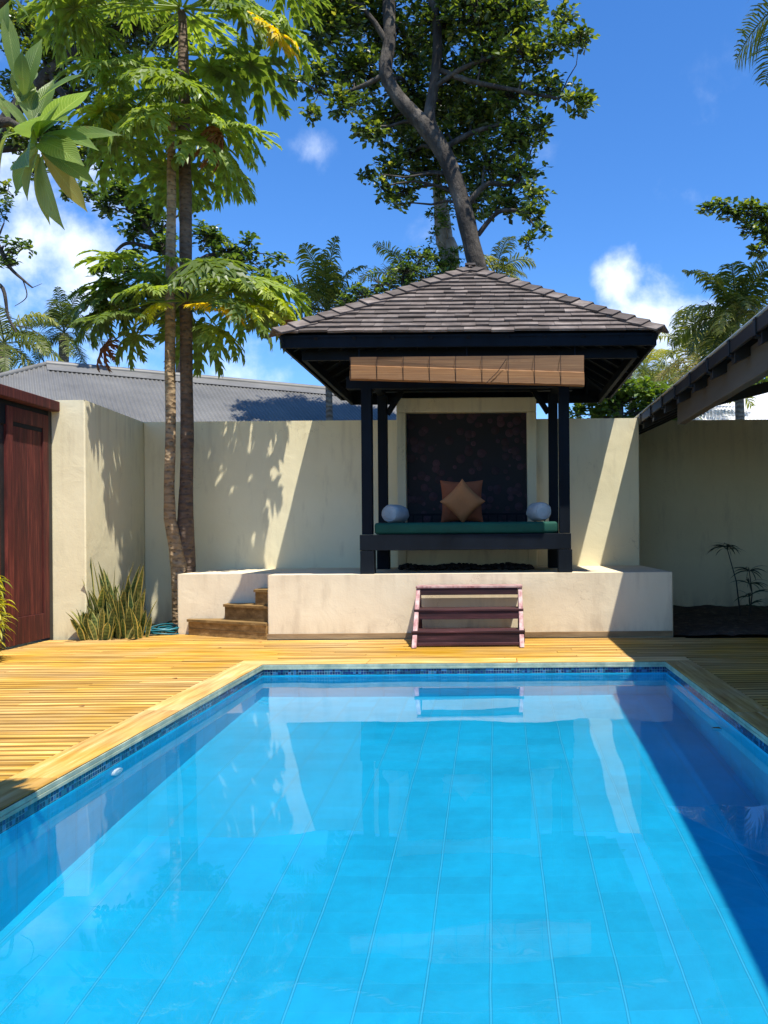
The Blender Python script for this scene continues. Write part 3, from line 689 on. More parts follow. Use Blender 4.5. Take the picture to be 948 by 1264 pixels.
def niche():
    t = thing('wall_panel', (-.39, 11.5, .76), 'dark panel of round wood slices in a raised cream frame behind the daybed', 'panel')
    b = MB(); y0, y1 = 11.40, 11.64
    # frame in plaster, standing proud of the wall and over its top
    b.box(-1.375, -1.245, y0, y1, .757, 2.94); b.box(.46, .595, y0, y1, .757, 2.94); b.box(-1.375, .595, y0, y1, 2.942, 3.145)
    b.build('frame', M['cream'], t, bevel=.012, seg=2)
    m, g, p = newmat('round_wood_slices')
    co = g.n('ShaderNodeTexCoord').outputs['Object']
    mp = g.n('ShaderNodeMapping', {'Vector': co, 'Scale': (1, 0, 1)}).outputs[0]
    vo = g.n('ShaderNodeTexVoronoi', {'Vector': mp, 'Scale': 7.5, 'Randomness': .75})
    d = vo.outputs['Distance']; rings = g.m('ADD', g.m('MULTIPLY', g.m('SINE', g.m('MULTIPLY', d, 75.0)), .3), .7)
    inside = g.m('LESS_THAN', d, .47)
    cr = g.mix(g.n('ShaderNodeSeparateColor', {0: vo.outputs['Color']}).outputs[0], (.028, .009, .014, 1), (.075, .028, .04, 1))
    col = g.mix(g.m('MULTIPLY', inside, rings), (.004, .003, .005, 1), cr)
    link(g, col, p.inputs['Base Color']); p.inputs['Roughness'].default_value = .7
    link(g, g.n('ShaderNodeBump', {'Height': g.m('MULTIPLY', inside, g.m('SUBTRACT', 1.0, d)), 'Strength': 1.0, 'Distance': .03}).outputs[0], p.inputs['Normal'])
    b = MB(); b.box(-1.243, .458, 11.52, 11.597, 1.212, 2.94); b.build('slice_panel', m, t)
    b = MB(); b.box(-1.243, .458, 11.41, 11.597, .757, 1.21); b.build('plinth', M['cream'], t, bevel=.01)
niche()

def soft_box(x0, x1, y0, y1, z0, z1, r, name, mat, parent=None):
    b = MB(); b.box(x0, x1, y0, y1, z0, z1)
    return b.build(name, mat, parent, smooth=True, bevel=r, seg=4, origin=((x0+x1)/2, (y0+y1)/2, z0))
tag(soft_box(-1.43, .745, 9.60, 10.97, 1.222, 1.362, .035, 'mattress', M['mattress']), 'long dark green mattress on the pavilion bench', 'mattress')

def bolster(c0, c1, r, label):
    c0, c1 = Vector(c0), Vector(c1); t = thing('bolster', (c0 + c1) / 2 - Vector((0, 0, r)), label, 'bolster', 'grey bolsters at the ends of the mattress')
    d = (c1 - c0).normalized(); L = (c1 - c0).length
    b = MB(); prof = [(.0, .012), (-.004, .03), (0, .06), (.008, .085), (.03, .105), (.08, r), (L/2, r * 1.02), (L - .08, r), (L - .03, .105), (L - .008, .085), (L, .06), (L, .012)]
    a = d.orthogonal().normalized(); e = d.cross(a); n = 40; v = []
    for s, rr in prof:
        for j in range(n):
            th = 2 * math.pi * j / n; k = rr * (1 + (.09 * math.sin(11 * th + s * 6) * (1 if rr > .04 else 0) if rr < .1 else .022 * math.sin(5 * th + s * 20) + .015 * math.sin(9 * th - s * 31)))
            v.append(c0 + d * s + (a * math.cos(th) + e * math.sin(th)) * k)
    b.raw(v, [(i*n+j, i*n+(j+1) % n, (i+1)*n+(j+1) % n, (i+1)*n+j) for i in range(len(prof)-1) for j in range(n)], .5)
    b.build('cover', M['bolster'], t, smooth=True)
    b = MB()
    ring = [c0 + d * .010 + (a * math.cos(2*math.pi*j/n) + e * math.sin(2*math.pi*j/n)) * .092 for j in range(n+1)]
    b.tube(ring, .006, 6, cap=False); b.tube([c0 - d * .008, c0 + d * .01], .016, 12); b.build('piping', M['bolster'], t, smooth=True)
bolster(P(480, 634, 9.85), P(480, 634, 9.85) + Vector((.11, .44, 0)), .114, 'pale grey bolster at the left end of the green mattress')
bolster(P(671, 631, 9.85), P(671, 631, 9.85) + Vector((-.1, .45, 0)), .114, 'darker grey bolster at the right end of the green mattress')

def cushion(c, side, spin, lean, name_mat, label, turn=0):
    c = Vector(c); n = 22; v = []; f = []
    Rm = Matrix.Rotation(turn, 3, 'Z') @ Matrix.Rotation(-lean, 3, 'X') @ Matrix.Rotation(spin, 3, 'Y')
    h = side / 2
    for sgn in (-1, 1):
        for j in range(n+1):
            for i in range(n+1):
                x, z = -1 + 2*i/n, -1 + 2*j/n
                pinch = 1 - .07 * (1 - x*x) * abs(z) ** 2 if False else 1
                xx = x * (1 - .09 * (1 - z*z) * abs(x)); zz = z * (1 - .09 * (1 - x*x) * abs(z))
                d = .085 * ((1 - x**4) * (1 - z**4)) ** .55 * (1 + .12 * noise.noise(Vector((x*2, z*2, sgn + c.x * 9))))
                v.append(c + Rm @ Vector((xx*h, sgn*d, zz*h)))
    m = (n+1)**2
    for j in range(n):
        for i in range(n):
            a = j*(n+1)+i; f.append((a, a+1, a+n+2, a+n+1)); f.append((m+a+n+1, m+a+n+2, m+a+1, m+a))
    b = MB(); b.raw(v, f, .5)
    tag(b.build('cushion', M[name_mat], smooth=True, origin=(c.x, c.y, 1.365)), label, 'cushion', 'cushions on the daybed')
cushion(P(571, 619, 10.25), .41, R(45), R(-12), 'orange', 'orange square cushion stood on its corner like a diamond')
cushion(P(570, 619, 10.62), .56, R(0), R(-10), 'rust', 'dark rust square cushion propped upright behind the orange one')

# pebbles under the bench
def pebbles():
    N = 900; ph = rng.uniform(0, 6.28, N)
    import itertools
    tv = []; tf = []
    for i in range(5):
        la = -math.pi/2 + math.pi * i / 4
        for j in range(7): lo = 2*math.pi*j/7; tv.append((math.cos(la)*math.cos(lo), math.cos(la)*math.sin(lo), math.sin(la)))
    tf = [(i*7+j, i*7+(j+1) % 7, (i+1)*7+(j+1) % 7, (i+1)*7+j) for i in range(4) for j in range(7)]
    x = rng.uniform(-1.25, .5, N); y = rng.uniform(10.4, 11.37, N); z = .757 + .012 + rng.uniform(0, .03, N) * (1 + np.sin(x * 9) * .5)
    s = rng.uniform(.015, .032, N); c, sn = np.cos(ph), np.sin(ph)
    M3 = np.zeros((N, 3, 3)); M3[:,0,0] = c*s*1.3; M3[:,0,1] = -sn*s; M3[:,1,0] = sn*s*1.3; M3[:,1,1] = c*s; M3[:,2,2] = s*.7
    b = MB(); b.inst(tv, tf, M3, np.stack([x, y, z], 1), rng.uniform(0, 1, N))
    o = b.build('pebble_bed', M['pebble'], smooth=True); tag(o, 'dark pebbles spread under the pavilion bench', 'pebbles', kind='stuff')
pebbles()

# small moveable steps
def step_unit():
    t = thing('step_stool', (-.3, 8.95, 0), 'small maroon wooden three tread steps leaning against the platform front', 'steps')
    xl, xr = -.90, .305
    for x in (xl + .025, xr - .025):
        b = MB(); b.raw([(x-.025, 8.64, .006), (x+.025, 8.64, .006), (x+.025, 8.74, .006), (x-.025, 8.74, .006), (x-.022, 9.18, .605), (x+.022, 9.18, .605), (x+.022, 9.29, .605), (x-.022, 9.29, .605)],
                       [(3,2,1,0),(4,5,6,7),(0,1,5,4),(1,2,6,5),(2,3,7,6),(3,0,4,7)])
        b.build('stringer', M['step_worn'], t, bevel=.004)
        b = MB(); b.beam((x, 9.44, .006), (x, 9.25, .6), .045, .07, (0,1,0)); b.build('leg', M['step_wood'], t, bevel=.004)
    for (z, y, rh, ex) in ((.172, 8.755, .105, .012), (.388, 8.965, .085, .004), (.632, 9.165, .075, 0)):
        b = MB(); b.box(xl - ex, xr + ex, y - .01, y + .285, z - .024, z); b.build('tread', M['step_worn'] if z > .6 else M['step_wood'], t, bevel=.004)
        b = MB(); b.box(xl + (.052 if z > .2 else -.008), xr - (.052 if z > .2 else -.008), y + .0, y + .022, z - .026 - rh, z - .0255); b.build('riser', M['step_wood'], t, bevel=.003)
    b = MB(); b.box(xl + .05, xr - .05, 8.70, 8.74, .02, .05); b.build('stretcher', M['step_wood'], t, bevel=.003)
step_unit()

# pool return fitting
def inlet():
    c = Vector((PX0, 4.68, -.24)); b = MB(); n = 28
    prof = [(.0, .058), (.014, .056), (.018, .045), (.012, .034), (.02, .022), (.02, .004)]
    v = [c + Vector((x, math.cos(2*math.pi*j/n)*r, math.sin(2*math.pi*j/n)*r)) for x, r in prof for j in range(n)]
    b.raw(v, [(i*n+(j+1) % n, i*n+j, (i+1)*n+j, (i+1)*n+(j+1) % n) for i in range(len(prof)-1) for j in range(n)], .5)
    o = b.build('pool_inlet', M['fitting'], smooth=True, origin=tuple(c)); o.cycles.is_caustics_receiver = True
    tag(o, 'round white inlet fitting on the left pool wall under water', 'pool inlet')
inlet()

# ================================================================== RIGHT BUILDING
def right_building():
    t = thing('side_building', (4.8, 5, 0), 'dark eaves and beam of the building on the right side of the pool', 'building')
    D = M['dark_metal']; ex, ez, pitch = 2.11, 2.875, math.tan(R(24)); y0, y1 = -4, 13.297
    def z(x): return ez + (x - ex) * pitch
    b = MB(); b.raw([(ex, y0, z(ex)), (ex, y1, z(ex)), (6.6, y1, z(6.6)), (6.6, y0, z(6.6)), (ex, y0, z(ex)+.03), (ex, y1, z(ex)+.03), (6.6, y1, z(6.6)+.03), (6.6, y0, z(6.6)+.03)],
                    [(3,2,1,0)[::-1], (4,5,6,7)[::-1], (0,4,5,1), (1,5,6,2), (2,6,7,3), (3,7,4,0)])
    roof = b.build('roof', D, t)
    b = MB(); b.box(ex - .035, ex - .002, y0, y1, ez - .09, ez + .02); b.build('fascia', D, roof, bevel=.006)
    b = MB(); b.box(ex - .05, ex + .02, y0, y1, ez + .032, ez + .04); b.build('drip_edge', M['fitting'], roof)
    for i in range(23):
        y = 12.9 - i * .72
        if y < -3.5: break
        b = MB(); xa, xb = ex + .0, 4.6
        b.raw([(xa, y-.05, z(xa)-.18), (xa, y+.05, z(xa)-.18), (xb, y+.05, z(xb)-.17), (xb, y-.05, z(xb)-.17), (xa, y-.05, z(xa)-.002), (xa, y+.05, z(xa)-.002), (xb, y+.05, z(xb)-.002), (xb, y-.05, z(xb)-.002)],
              [(3,2,1,0)[::-1],(4,5,6,7)[::-1],(0,1,5,4),(1,2,6,5),(2,3,7,6),(3,0,4,7)]); b.build('rafter', D, roof, bevel=.004)
    for i in range(23):
        y = 12.9 - i * .72
        b = MB(); b.box(ex - .048, ex - .036, y - .03, y + .03, ez - .125, ez + .028); b.box(ex - .048, ex - .003, y - .03, y + .03, ez - .125, ez - .107); b.build('bracket', D, roof, bevel=.003)
    b = MB(); b.box(2.25, 2.35, y0, 9.95, 2.545, 2.84); b.build('beam', M['grey_beam'], t, bevel=.01)
    b = MB(); b.box(4.75, 4.95, y0, 13.15, -.05, z(4.75) - .02); b.build('wall', M['cream'], t)
    for y in (-3.5, 9.6):
        b = MB(); b.box(4.6, 4.74, y, y + .14, -.03, 3.75) ; b.build('post', D, t)
        b = MB(); b.beam((2.38, y + .07, 2.72), (4.67, y + .07, 3.3), .09, .12); b.build('tie_beam', D, t)
right_building()

# ================================================================== ROOFS BEYOND THE WALL
def corrugated(b, a0, a1, b0, b1, pitch=.09, amp=.012, nd=2):
    """sheet between edge a0-a1 (top) and b0-b1 (bottom), ribs run top to bottom"""
    a0, a1, b0, b1 = map(Vector, (a0, a1, b0, b1)); n = int((b1 - b0).length / pitch * 6)
    nr = (a1 - a0).cross(b0 - a0).normalized()
    if nr.z < 0: nr = -nr
    v = []
    for i in range(n+1):
        f = i / n; h = nr * (amp * math.sin(i / 6 * 2 * math.pi))
        v += [a0.lerp(a1, f) + h, b0.lerp(b1, f) + h]
    b.raw(v, [(2*i, 2*i+1, 2*i+3, 2*i+2) for i in range(n)], .5)
def far_house():
    r0 = P(57, 450, 17.7); r1 = P(500, 489.5, 22.2); rz = (r0.z + r1.z) / 2; r0.z = r1.z = rz
    d = (r1 - r0); d.z = 0; d.normalize(); dn = Vector((d.y, -d.x, 0)); run, fall = 3.6, 1.9
    t = thing('neighbour_house', (r0.x + 3, r0.y + 3, 0), 'grey corrugated hipped roof of the house behind the left wall', 'house')
    e0 = r0 + dn * run - d * run * .9 + Vector((0,0,-fall)); e1 = r1 + dn * run + Vector((0,0,-fall)) + d * run
    e3 = r0 - dn * run - d * run * .9 + Vector((0,0,-fall)); e2 = r1 - dn * run + Vector((0,0,-fall)) + d * run
    def panel(top0, top1, bot0, bot1, hips):
        b = MB(); b.raw([top0, top1, bot1, bot0], [(0,1,2,3)], .5); return b
    # front slope as ribs clipped by the hips
    b = MB()
    def slope(p, q, ta, tb):
        """eave from p to q; ridge from ta to tb; ribs perpendicular to eave"""
        L = (q - p).length; e = (q - p).normalized(); n = int(L / .09 * 6); sa = (ta - p).dot(e); sb = (tb - p).dot(e)
        up = ta - (p + e * sa); nr = e.cross(up).normalized()
        if nr.z < 0: nr = -nr
        v = []
        for i in range(n+1):
            s = L * i / n; f = min(1, s / sa if sa > 0 else 1, (L - s) / (L - sb) if sb < L else 1); f = max(f, 0)
            h = nr * (.013 * math.sin(i / 6 * 2 * math.pi)); v += [p + e*s + up*f + h, p + e*s + h]
        b.raw(v, [(2*i, 2*i+1, 2*i+3, 2*i+2) for i in range(n)], .5)
    slope(e0, e1, r0, r1); slope(e3, e0, r0, r0); slope(e1, e2, r1, r1); slope(e2, e3, r1, r0)
    rf = b.build('roof', M['grey_roof'], t)
    b = MB(); b.tube([r0 + Vector((0,0,.0)), r1], .09, 8)
    b.tube([r0, e0], .06, 8); b.tube([r0, e3], .06, 8); b.build('ridge_cap', M['grey_roof'], rf, smooth=True)
    # flat flashing strip below the ridge, with the shadowed rib ends
    b = MB(); q = dn * .42 + Vector((0,0,-.42*fall/run + .03)); b.raw([r0 + Vector((0,0,.035)), r1 + Vector((0,0,.035)), r1 + q, r0 + q], [(0,3,2,1)], .5); b.build('ridge_flashing', M['grey_roof'], rf)
    i = .5
    c = [e0 + (e2-e0).normalized()*i*1.4, e1 + (e3-e1).normalized()*i*1.4, e2 + (e0-e2).normalized()*i*1.4, e3 + (e1-e3).normalized()*i*1.4]
    b = MB(); b.prism([(p.x, p.y) for p in c], -.04, e0.z - .05); b.build('wall', M['cream'], t)
    # right white roof
    t = thing('white_roofed_house', (8, 26, 0), 'white corrugated roof showing under the beam at the right', 'house')
    b = MB(); corrugated(b, (6.5, 27, 5.9), (16, 27, 5.9), (4.9, 21, 3.6), (17.5, 21, 3.6), .12, .012)
    rf = b.build('roof', M['white_roof'], t)
    b = MB(); b.box(5.6, 17, 21.6, 32, -.04, 3.6); b.build('wall', M['cream'], t)
    b = MB(); b.raw([(6.5,27,5.9),(16,27,5.9),(17.5,33,3.6),(4.9,33,3.6)], [(0,1,2,3)], .5); b.build('rear_roof', M['white_roof'], rf)
far_house()

# ================================================================== VEGETATION
def rot_to(fwd, up):
    """arrays of frames: columns = forward, side, normal"""
    f = fwd / np.linalg.norm(fwd, axis=1, keepdims=True); s = np.cross(up, f); s /= np.linalg.norm(s, axis=1, keepdims=True) + 1e-9
    n = np.cross(f, s); return np.stack([f, s, n], 2)
# small leaf: obovate, folded along the midrib; x from 0 to 1
LEAF_V = np.array([(0,0,0),(.4,.2,.05),(.78,.27,.05),(1,0,-.06),(.78,-.27,.05),(.4,-.2,.05),(.5,0,-.01)])
LEAF_F = np.array([(0,6,1),(6,2,1),(6,3,2),(0,5,6),(6,5,4),(6,4,3)])
LEAF_Q = np.array([(0,0,0),(.62,.27,.05),(1,0,-.08),(.62,-.27,.05)]); LEAF_QF = np.array([(0,2,1),(0,3,2)])
def unit(n): v = rng.normal(size=(n, 3)); return v / np.linalg.norm(v, axis=1, keepdims=True)

def clump_tree(name, label, cat, base, limbs, clumps, leafm, barkm, size, dens, tw=.5, depth=.9, group=None, ros=6, twr=.011, flat=.35, tints=(.0, .9), attach=True):
    """limbs: polylines of (u,v,Y,r); clumps: (u,v,rpx,Y). Each clump grows from the nearest limb on its own branch, with twigs that end in leaf rosettes"""
    t = thing(name, base, label, cat, group); tb = MB(); cb = MB(); pts = []
    for L in limbs:
        ps = [q[0] if isinstance(q[0], Vector) else P(*q[:3]) for q in L]; rs = [q[-1] for q in L]
        # smooth
        PS, RS = [], []
        for i in range(len(ps) - 1):
            p0, p1, p2, p3 = ps[max(i-1, 0)], ps[i], ps[i+1], ps[min(i+2, len(ps)-1)]
            for k in range(6):
                s = k / 6; q = .5 * ((2*p1) + (p2-p0)*s + (2*p0-5*p1+4*p2-p3)*s*s + (3*p1-p0-3*p2+p3)*s**3)
                PS.append(q); RS.append((rs[i] * (1-s) + rs[i+1] * s) * (1 + .08 * noise.noise(q * 2.2)))
        PS.append(ps[-1]); RS.append(rs[-1]); RS = [q * (.86 if name == 'almond_tree' else 1) for q in RS]; tb.tube(PS, RS, 14); pts += list(zip(PS, RS))
    bt = MB()
    LP, LD, LU, LT, LS = [], [], [], [], []
    for (u, v, r, Y) in clumps:
        c = P(u, v, Y); R_ = r / 1000 * Y
        if attach:
            best = min(pts, key=lambda q: (q[0] - c).length + (.8 * max(0, q[0].z - c.z + R_)))
            a, r0 = best; r0 = min(r0 * .5, .02 + R_ * .05); mid = a.lerp(c, .5) + Vector((rnd.uniform(-.12, .12), rnd.uniform(-.12, .12), rnd.uniform(-.05, .2))) * (c - a).length
            br = [a, a.lerp(mid, .5) + Vector((0,0,.05)), mid, mid.lerp(c, .5) + Vector((0,0,.03)), c]; bt.tube(br, [r0, r0*.85, r0*.7, r0*.5, r0*.35], 6)
        n = max(6, int(dens * R_ * R_ * 95)); dirs = unit(n); dirs[:, 2] *= .8
        for d in dirs:
            d = Vector(d); L_ = R_ * rnd.uniform(.35, 1.08) * (1 + .25 * noise.noise(c * 3 + d * 2)); dd = Vector((d.x, d.y * depth, d.z)); e = c + dd * L_
            k = c + dd * L_ * .5 + Vector((0,0,-.05)) * L_
            bt.tube([c + dd * L_ * .1, k, e], [twr * 1.2, twr * .8, twr * .4], 3, cap=False)
            m = ros + rnd.randint(-2, 2)
            az = rng.uniform(0, 2*math.pi, m); el = rng.uniform(-.55, .6, m)
            fw = np.stack([np.cos(az) * np.cos(el), np.sin(az) * np.cos(el), np.sin(el)], 1) + np.array(dd) * .5
            fr = rng.uniform(0, 1, m); pos = np.array(e)[None] + (rng.normal(size=(m, 3)) * size * .28) - np.array(dd)[None] * (fr[:, None] * L_ * .35)
            LP.append(pos); LD.append(fw); LU.append(np.array([[0, 0, 1.0]]) + rng.normal(size=(m, 3)) * flat)
            LS.append(size * rng.uniform(.65, 1.2, m)); LT.append(np.clip(rng.normal(.42, .24, m), tints[0], tints[1]))
    LP, LD, LU, LS, LT = map(np.concatenate, (LP, LD, LU, LS, LT))
    M3 = rot_to(LD, LU) * LS[:, None, None]
    big = size / (clumps[0][3]) * 810 > 9
    cb.inst(LEAF_V if big else LEAF_Q, LEAF_F if big else LEAF_QF, M3, LP, LT)
    tr = tb.build('trunk', M[barkm], t, smooth=True); bt.build('branches', M[barkm], tr, smooth=True); cb.build('crown', M[leafm], t)
    return t, len(LS)

def frond(lb, rb, base, az, el, L, droop, lw=.5, n=34, tint=.4, leafdroop=.55, wid=.028, roll=0.0):
    n = int(n * 1.2); lw *= 1.6; wid *= 1.0
    """arching palm frond: rachis into rb, leaflets into lb"""
    d = Vector((math.cos(az) * math.cos(el), math.sin(az) * math.cos(el), math.sin(el))); p = Vector(base); pts = [p.copy()]; N = 14; dirs = [d.copy()]
    for i in range(N):
        d = (d + Vector((0, 0, -droop / N * (1 + i / N)))).normalized(); p = p + d * (L / N); pts.append(p.copy()); dirs.append(d.copy())
    rb.tube(pts, [.03 * L / 3 * (1 - .85 * i / N) + .004 for i in range(N+1)], 5, tint)
    P0, D0, U0, S0 = [], [], [], []
    for k in range(n):
        s = .14 + .86 * k / (n - 1); x = s * N; i = min(int(x), N - 1); f = x - i
        q = pts[i].lerp(pts[i+1], f); dd = dirs[i].lerp(dirs[i+1], f).normalized(); side = dd.cross(Vector((0,0,1))).normalized(); up = side.cross(dd)
        side = (side * math.cos(roll) + up * math.sin(roll)); up = side.cross(dd)
        ll = lw * L * .42 * math.sin(math.pi * min(1, (s * .82 + .16))) ** .6 * rnd.uniform(.85, 1.1)
        for sg in (-1, 1):
            v0 = (side * sg + dd * rnd.uniform(.35, .85) + up * rnd.uniform(-.15, .45)).normalized()
            v1 = (v0 + Vector((0,0,-leafdroop * rnd.uniform(.6, 1.3)))).normalized(); v2 = (v1 + Vector((0,0,-leafdroop * 1.4 * rnd.uniform(.6, 1.3)))).normalized()
            a, b_, c = q + v0 * ll * .4, q + v0 * ll * .4 + v1 * ll * .35, q + v0 * ll * .4 + v1 * ll * .35 + v2 * ll * .3
            w = dd * (wid * L / 2.2); lb.raw([q - w*.5, q + w*.5, a + w, a - w, b_ + w*.75, b_ - w*.75, c], [(0,1,2,3),(3,2,4,5),(5,4,6,6)][:2], min(1, max(0, tint + rnd.uniform(-.2, .2))))
            lb.raw([b_ - w*.75, b_ + w*.75, c], [(0,1,2)], tint)

def palm(name, label, base, top, rtrunk, nf, L, droop=(.8, 1.8), els=(-.3, 1.25), tint=.4, n=30, lw=.5, seed=0, trunkpts=None, azr=(0, 2*math.pi), group=None, cat='palm', leafdroop=.55, crown_r=None, wid=.028):
    rnd.seed(seed + 100)
    base, top = Vector(base), Vector(top); t = thing(name, base, label, cat, group)
    b = MB(); K = 10; bend = Vector((rnd.uniform(-.3, .3), rnd.uniform(-.3, .3), 0)) * (top - base).length * .05
    pts = [base.lerp(top, i / K) + bend * math.sin(math.pi * i / K) for i in range(K+1)]
    b.tube(pts, [rtrunk * (1.25 - .45 * i / K) for i in range(K+1)], 12); b.build('trunk', M['palm_bark'], t, smooth=True)
    lb, rb = MB(), MB()
    for i in range(nf):
        az = azr[0] + (azr[1] - azr[0]) * ((i * .618) % 1) + rnd.uniform(-.15, .15); e = els[0] + (els[1] - els[0]) * (i / max(1, nf - 1)) ** .9
        frond(lb, rb, top + Vector((0, 0, .05 * L * i / nf)), az, e, L * rnd.uniform(.85, 1.1), rnd.uniform(*droop), lw, n, tint + rnd.uniform(-.25, .3) * (1 if i > 2 else 1.6), leafdroop, wid, rnd.uniform(-.5, .5))
    c = rb.build('frond_stalks', M['palm_leaf'], t); lb.build('fronds', M['palm_leaf'], t)
    return t
def on_ground(p): return Vector((p.x, p.y, -.04))

# big tree behind the pavilion
CL = [(400,30,42,16),(440,85,42,16.5),(392,95,26,16),(380,140,13,15.7),(362,100,14,15.6),(425,130,26,16),(455,160,22,16),(410,0,50,16),(465,30,45,17),(505,55,42,17.4),(540,30,48,16.2),(590,15,50,15.6),(640,20,42,15.6),
      (600,70,44,16),(650,70,34,15.4),(690,52,26,15.2),(716,46,15,15),(560,100,38,17),(505,110,36,17.5),(480,150,36,17),(630,120,38,16),(680,110,22,15.4),(710,122,20,15.2),(726,128,9,15.1),(590,150,42,16.8),
      (640,165,34,16),(665,155,18,15.5),(555,180,36,17.4),(510,190,34,17.2),(600,205,40,16.6),(640,215,28,15.8),(662,235,16,15.4),(655,262,17,15.4),(668,285,10,15.3),(652,300,11,15.3),(620,250,26,16.2),(585,250,30,17.2),
      (480,205,22,16.4),(470,232,15,16.2),(500,235,20,16.6),(450,216,7,16.2),(488,252,11,16.4),(540,215,28,17.4),(560,130,40,18),(520,150,36,18.2),(615,95,30,17.6),(640,-40,60,16),(560,-50,70,16),(470,-50,60,16.5),(700,20,16,15.6)]
clump_tree('almond_tree', 'huge dark tree with forked grey trunk towering behind the pavilion roof', 'tree', (on_ground(P(590,340,16))),
    [[(P(596, 340, 16) * 1 + Vector((.1, 0, -6.4)), .3), (P(596, 340, 16) + Vector((.08, 0, -1.4)), .25), (594,352,16,.22), (583,305,16,.21), (570,250,16,.2), (553,200,16,.2), (532,165,16,.215), (512,143,16,.19), (490,118,16,.165), (476,88,16,.155), (481,50,16.1,.15), (480,0,16.2,.145), (486,-60,16.3,.13)],
     [(540,172,16,.13), (530,145,16,.135), (535,110,16,.12), (540,60,15.9,.11), (536,10,15.9,.10), (520,-40,15.8,.09)],
     [(536,108,16,.06), (570,85,15.8,.055), (610,70,15.6,.045), (660,60,15.4,.03)],
     [(538,85,16,.07), (580,100,15.8,.06), (640,112,15.5,.045), (690,122,15.2,.028)],
     [(590,290,16,.06), (615,262,15.9,.05), (645,262,15.5,.03), (660,280,15.4,.018)],
     [(575,255,16,.08), (600,228,15.9,.06), (625,228,15.8,.05), (640,225,15.7,.035)],
     [(545,185,16,.07), (580,165,16.2,.06), (630,150,16,.04)],
     [(478,90,16,.07), (450,105,16,.05), (410,118,16,.035), (372,100,15.8,.02)]],
    [(u, v, q * 1.1, Y) for u, v, q, Y in CL], 'almond', 'trunk_grey', .16, 1.75, ros=8, flat=.7)

# pale second trunk with creeper
t, _ = clump_tree('vine_covered_tree', 'pale blotched trunk overgrown with creeper just left of the big grey trunk', 'tree', on_ground(P(548,340,18)),
    [[(P(556,340,18) + Vector((0,0,-7.0)), .24), (556,345,18,.21), (549,300,18,.2), (545,262,18,.17), (541,235,18,.12), (538,215,18,.06)]],
    [(550,318,17,17.4),(537,290,13,17.5),(548,262,12,17.5),(553,245,10,17.5),(540,205,12,17.5),(530,190,12,17.5),(550,280,10,17.4),(552,330,20,17.6),(535,315,18,17.6),(545,240,11,17.7),(538,222,9,17.7),(560,318,14,17.5),(548,345,24,17.6),(533,265,7,17.7),(560,232,8,17.7)], 'bush', 'trunk_pale', .10, 2.2, ros=8, twr=.006)

# low dark foliage behind the pavilion roof
clump_tree('leafy_bush', 'dark leafy tree top rising behind the left slope of the pavilion roof', 'tree', on_ground(P(500,380,16)),
    [[(P(500,400,16) + Vector((0,0,-5.2)), .16), (500,400,16,.12), (495,360,16,.08)]],
    [(470,350,24,16),(500,335,24,16),(520,318,17,16),(450,365,22,16),(485,375,30,16),(525,345,26,16),(425,370,16,16),(505,310,12,16),(560,345,18,16.5)], 'almond_left', 'trunk_grey', .11, 2.0, ros=8)

# tree behind the papayas
CL2 = [(150,235,24,20),(175,255,24,20),(135,255,16,20),(165,285,18,20),(190,270,20,20),(135,325,14,20),(158,333,16,20),(120,335,9,20),(205,300,20,20),(255,290,22,20),(280,310,20,20),(262,335,22,20),(300,325,18,20),(325,330,12,20),(345,318,10,20),(335,345,10,20),
       (240,250,16,20),(310,300,12,20),(185,340,18,20),(205,370,20,20),(170,310,10,20),(250,370,22,20),(90,235,12,20),(112,240,12,20)]
clump_tree('background_tree', 'round leaved tree spreading behind the two papaya trunks', 'tree', on_ground(P(226,440,20)),
    [[(P(226,440,20) + Vector((0,0,-5.6)), .22), (226,440,20,.17), (224,380,20,.14), (215,330,20,.11), (195,300,20,.08), (165,262,20,.05)], [(222,370,20,.09), (250,320,20,.07), (290,315,20,.045)], [(200,310,20,.06),(160,300,20,.045),(143,310,20,.03)], [(160,262,20,.05),(150,240,20,.04)]],
    CL2, 'almond_left', 'trunk_grey', .19, 1.9, ros=8)
# dark crown top left
CL3 = [(20,30,40,17),(65,60,38,17),(110,20,45,17),(30,100,34,17.5),(85,110,34,17.5),(130,80,36,17.5),(60,160,26,17.5),(150,140,32,17.5),(110,170,26,17),(40,210,16,17),(170,190,24,17.5),(160,30,44,17),(210,40,40,17.5),(20,170,26,17),(135,205,18,17),(90,200,20,17),(10,235,12,17)]
clump_tree('shade_tree', 'dark crowned tree filling the upper left corner behind the papaya leaves', 'tree', on_ground(P(-60,440,17)),
    [[(P(-60,440,17) + Vector((0,0,-4.9)), .3), (-60,440,17,.24), (-50,300,17,.2), (-10,180,17,.17), (60,90,17,.12), (140,40,17,.08), (220,20,17.4,.06)], [(-12,185,17,.09), (50,180,17,.06), (105,175,17,.04)], [(60,88,17,.08),(90,130,17,.06),(140,140,17.3,.04)]],
    CL3, 'almond', 'trunk_grey', .16, 1.9, ros=8)
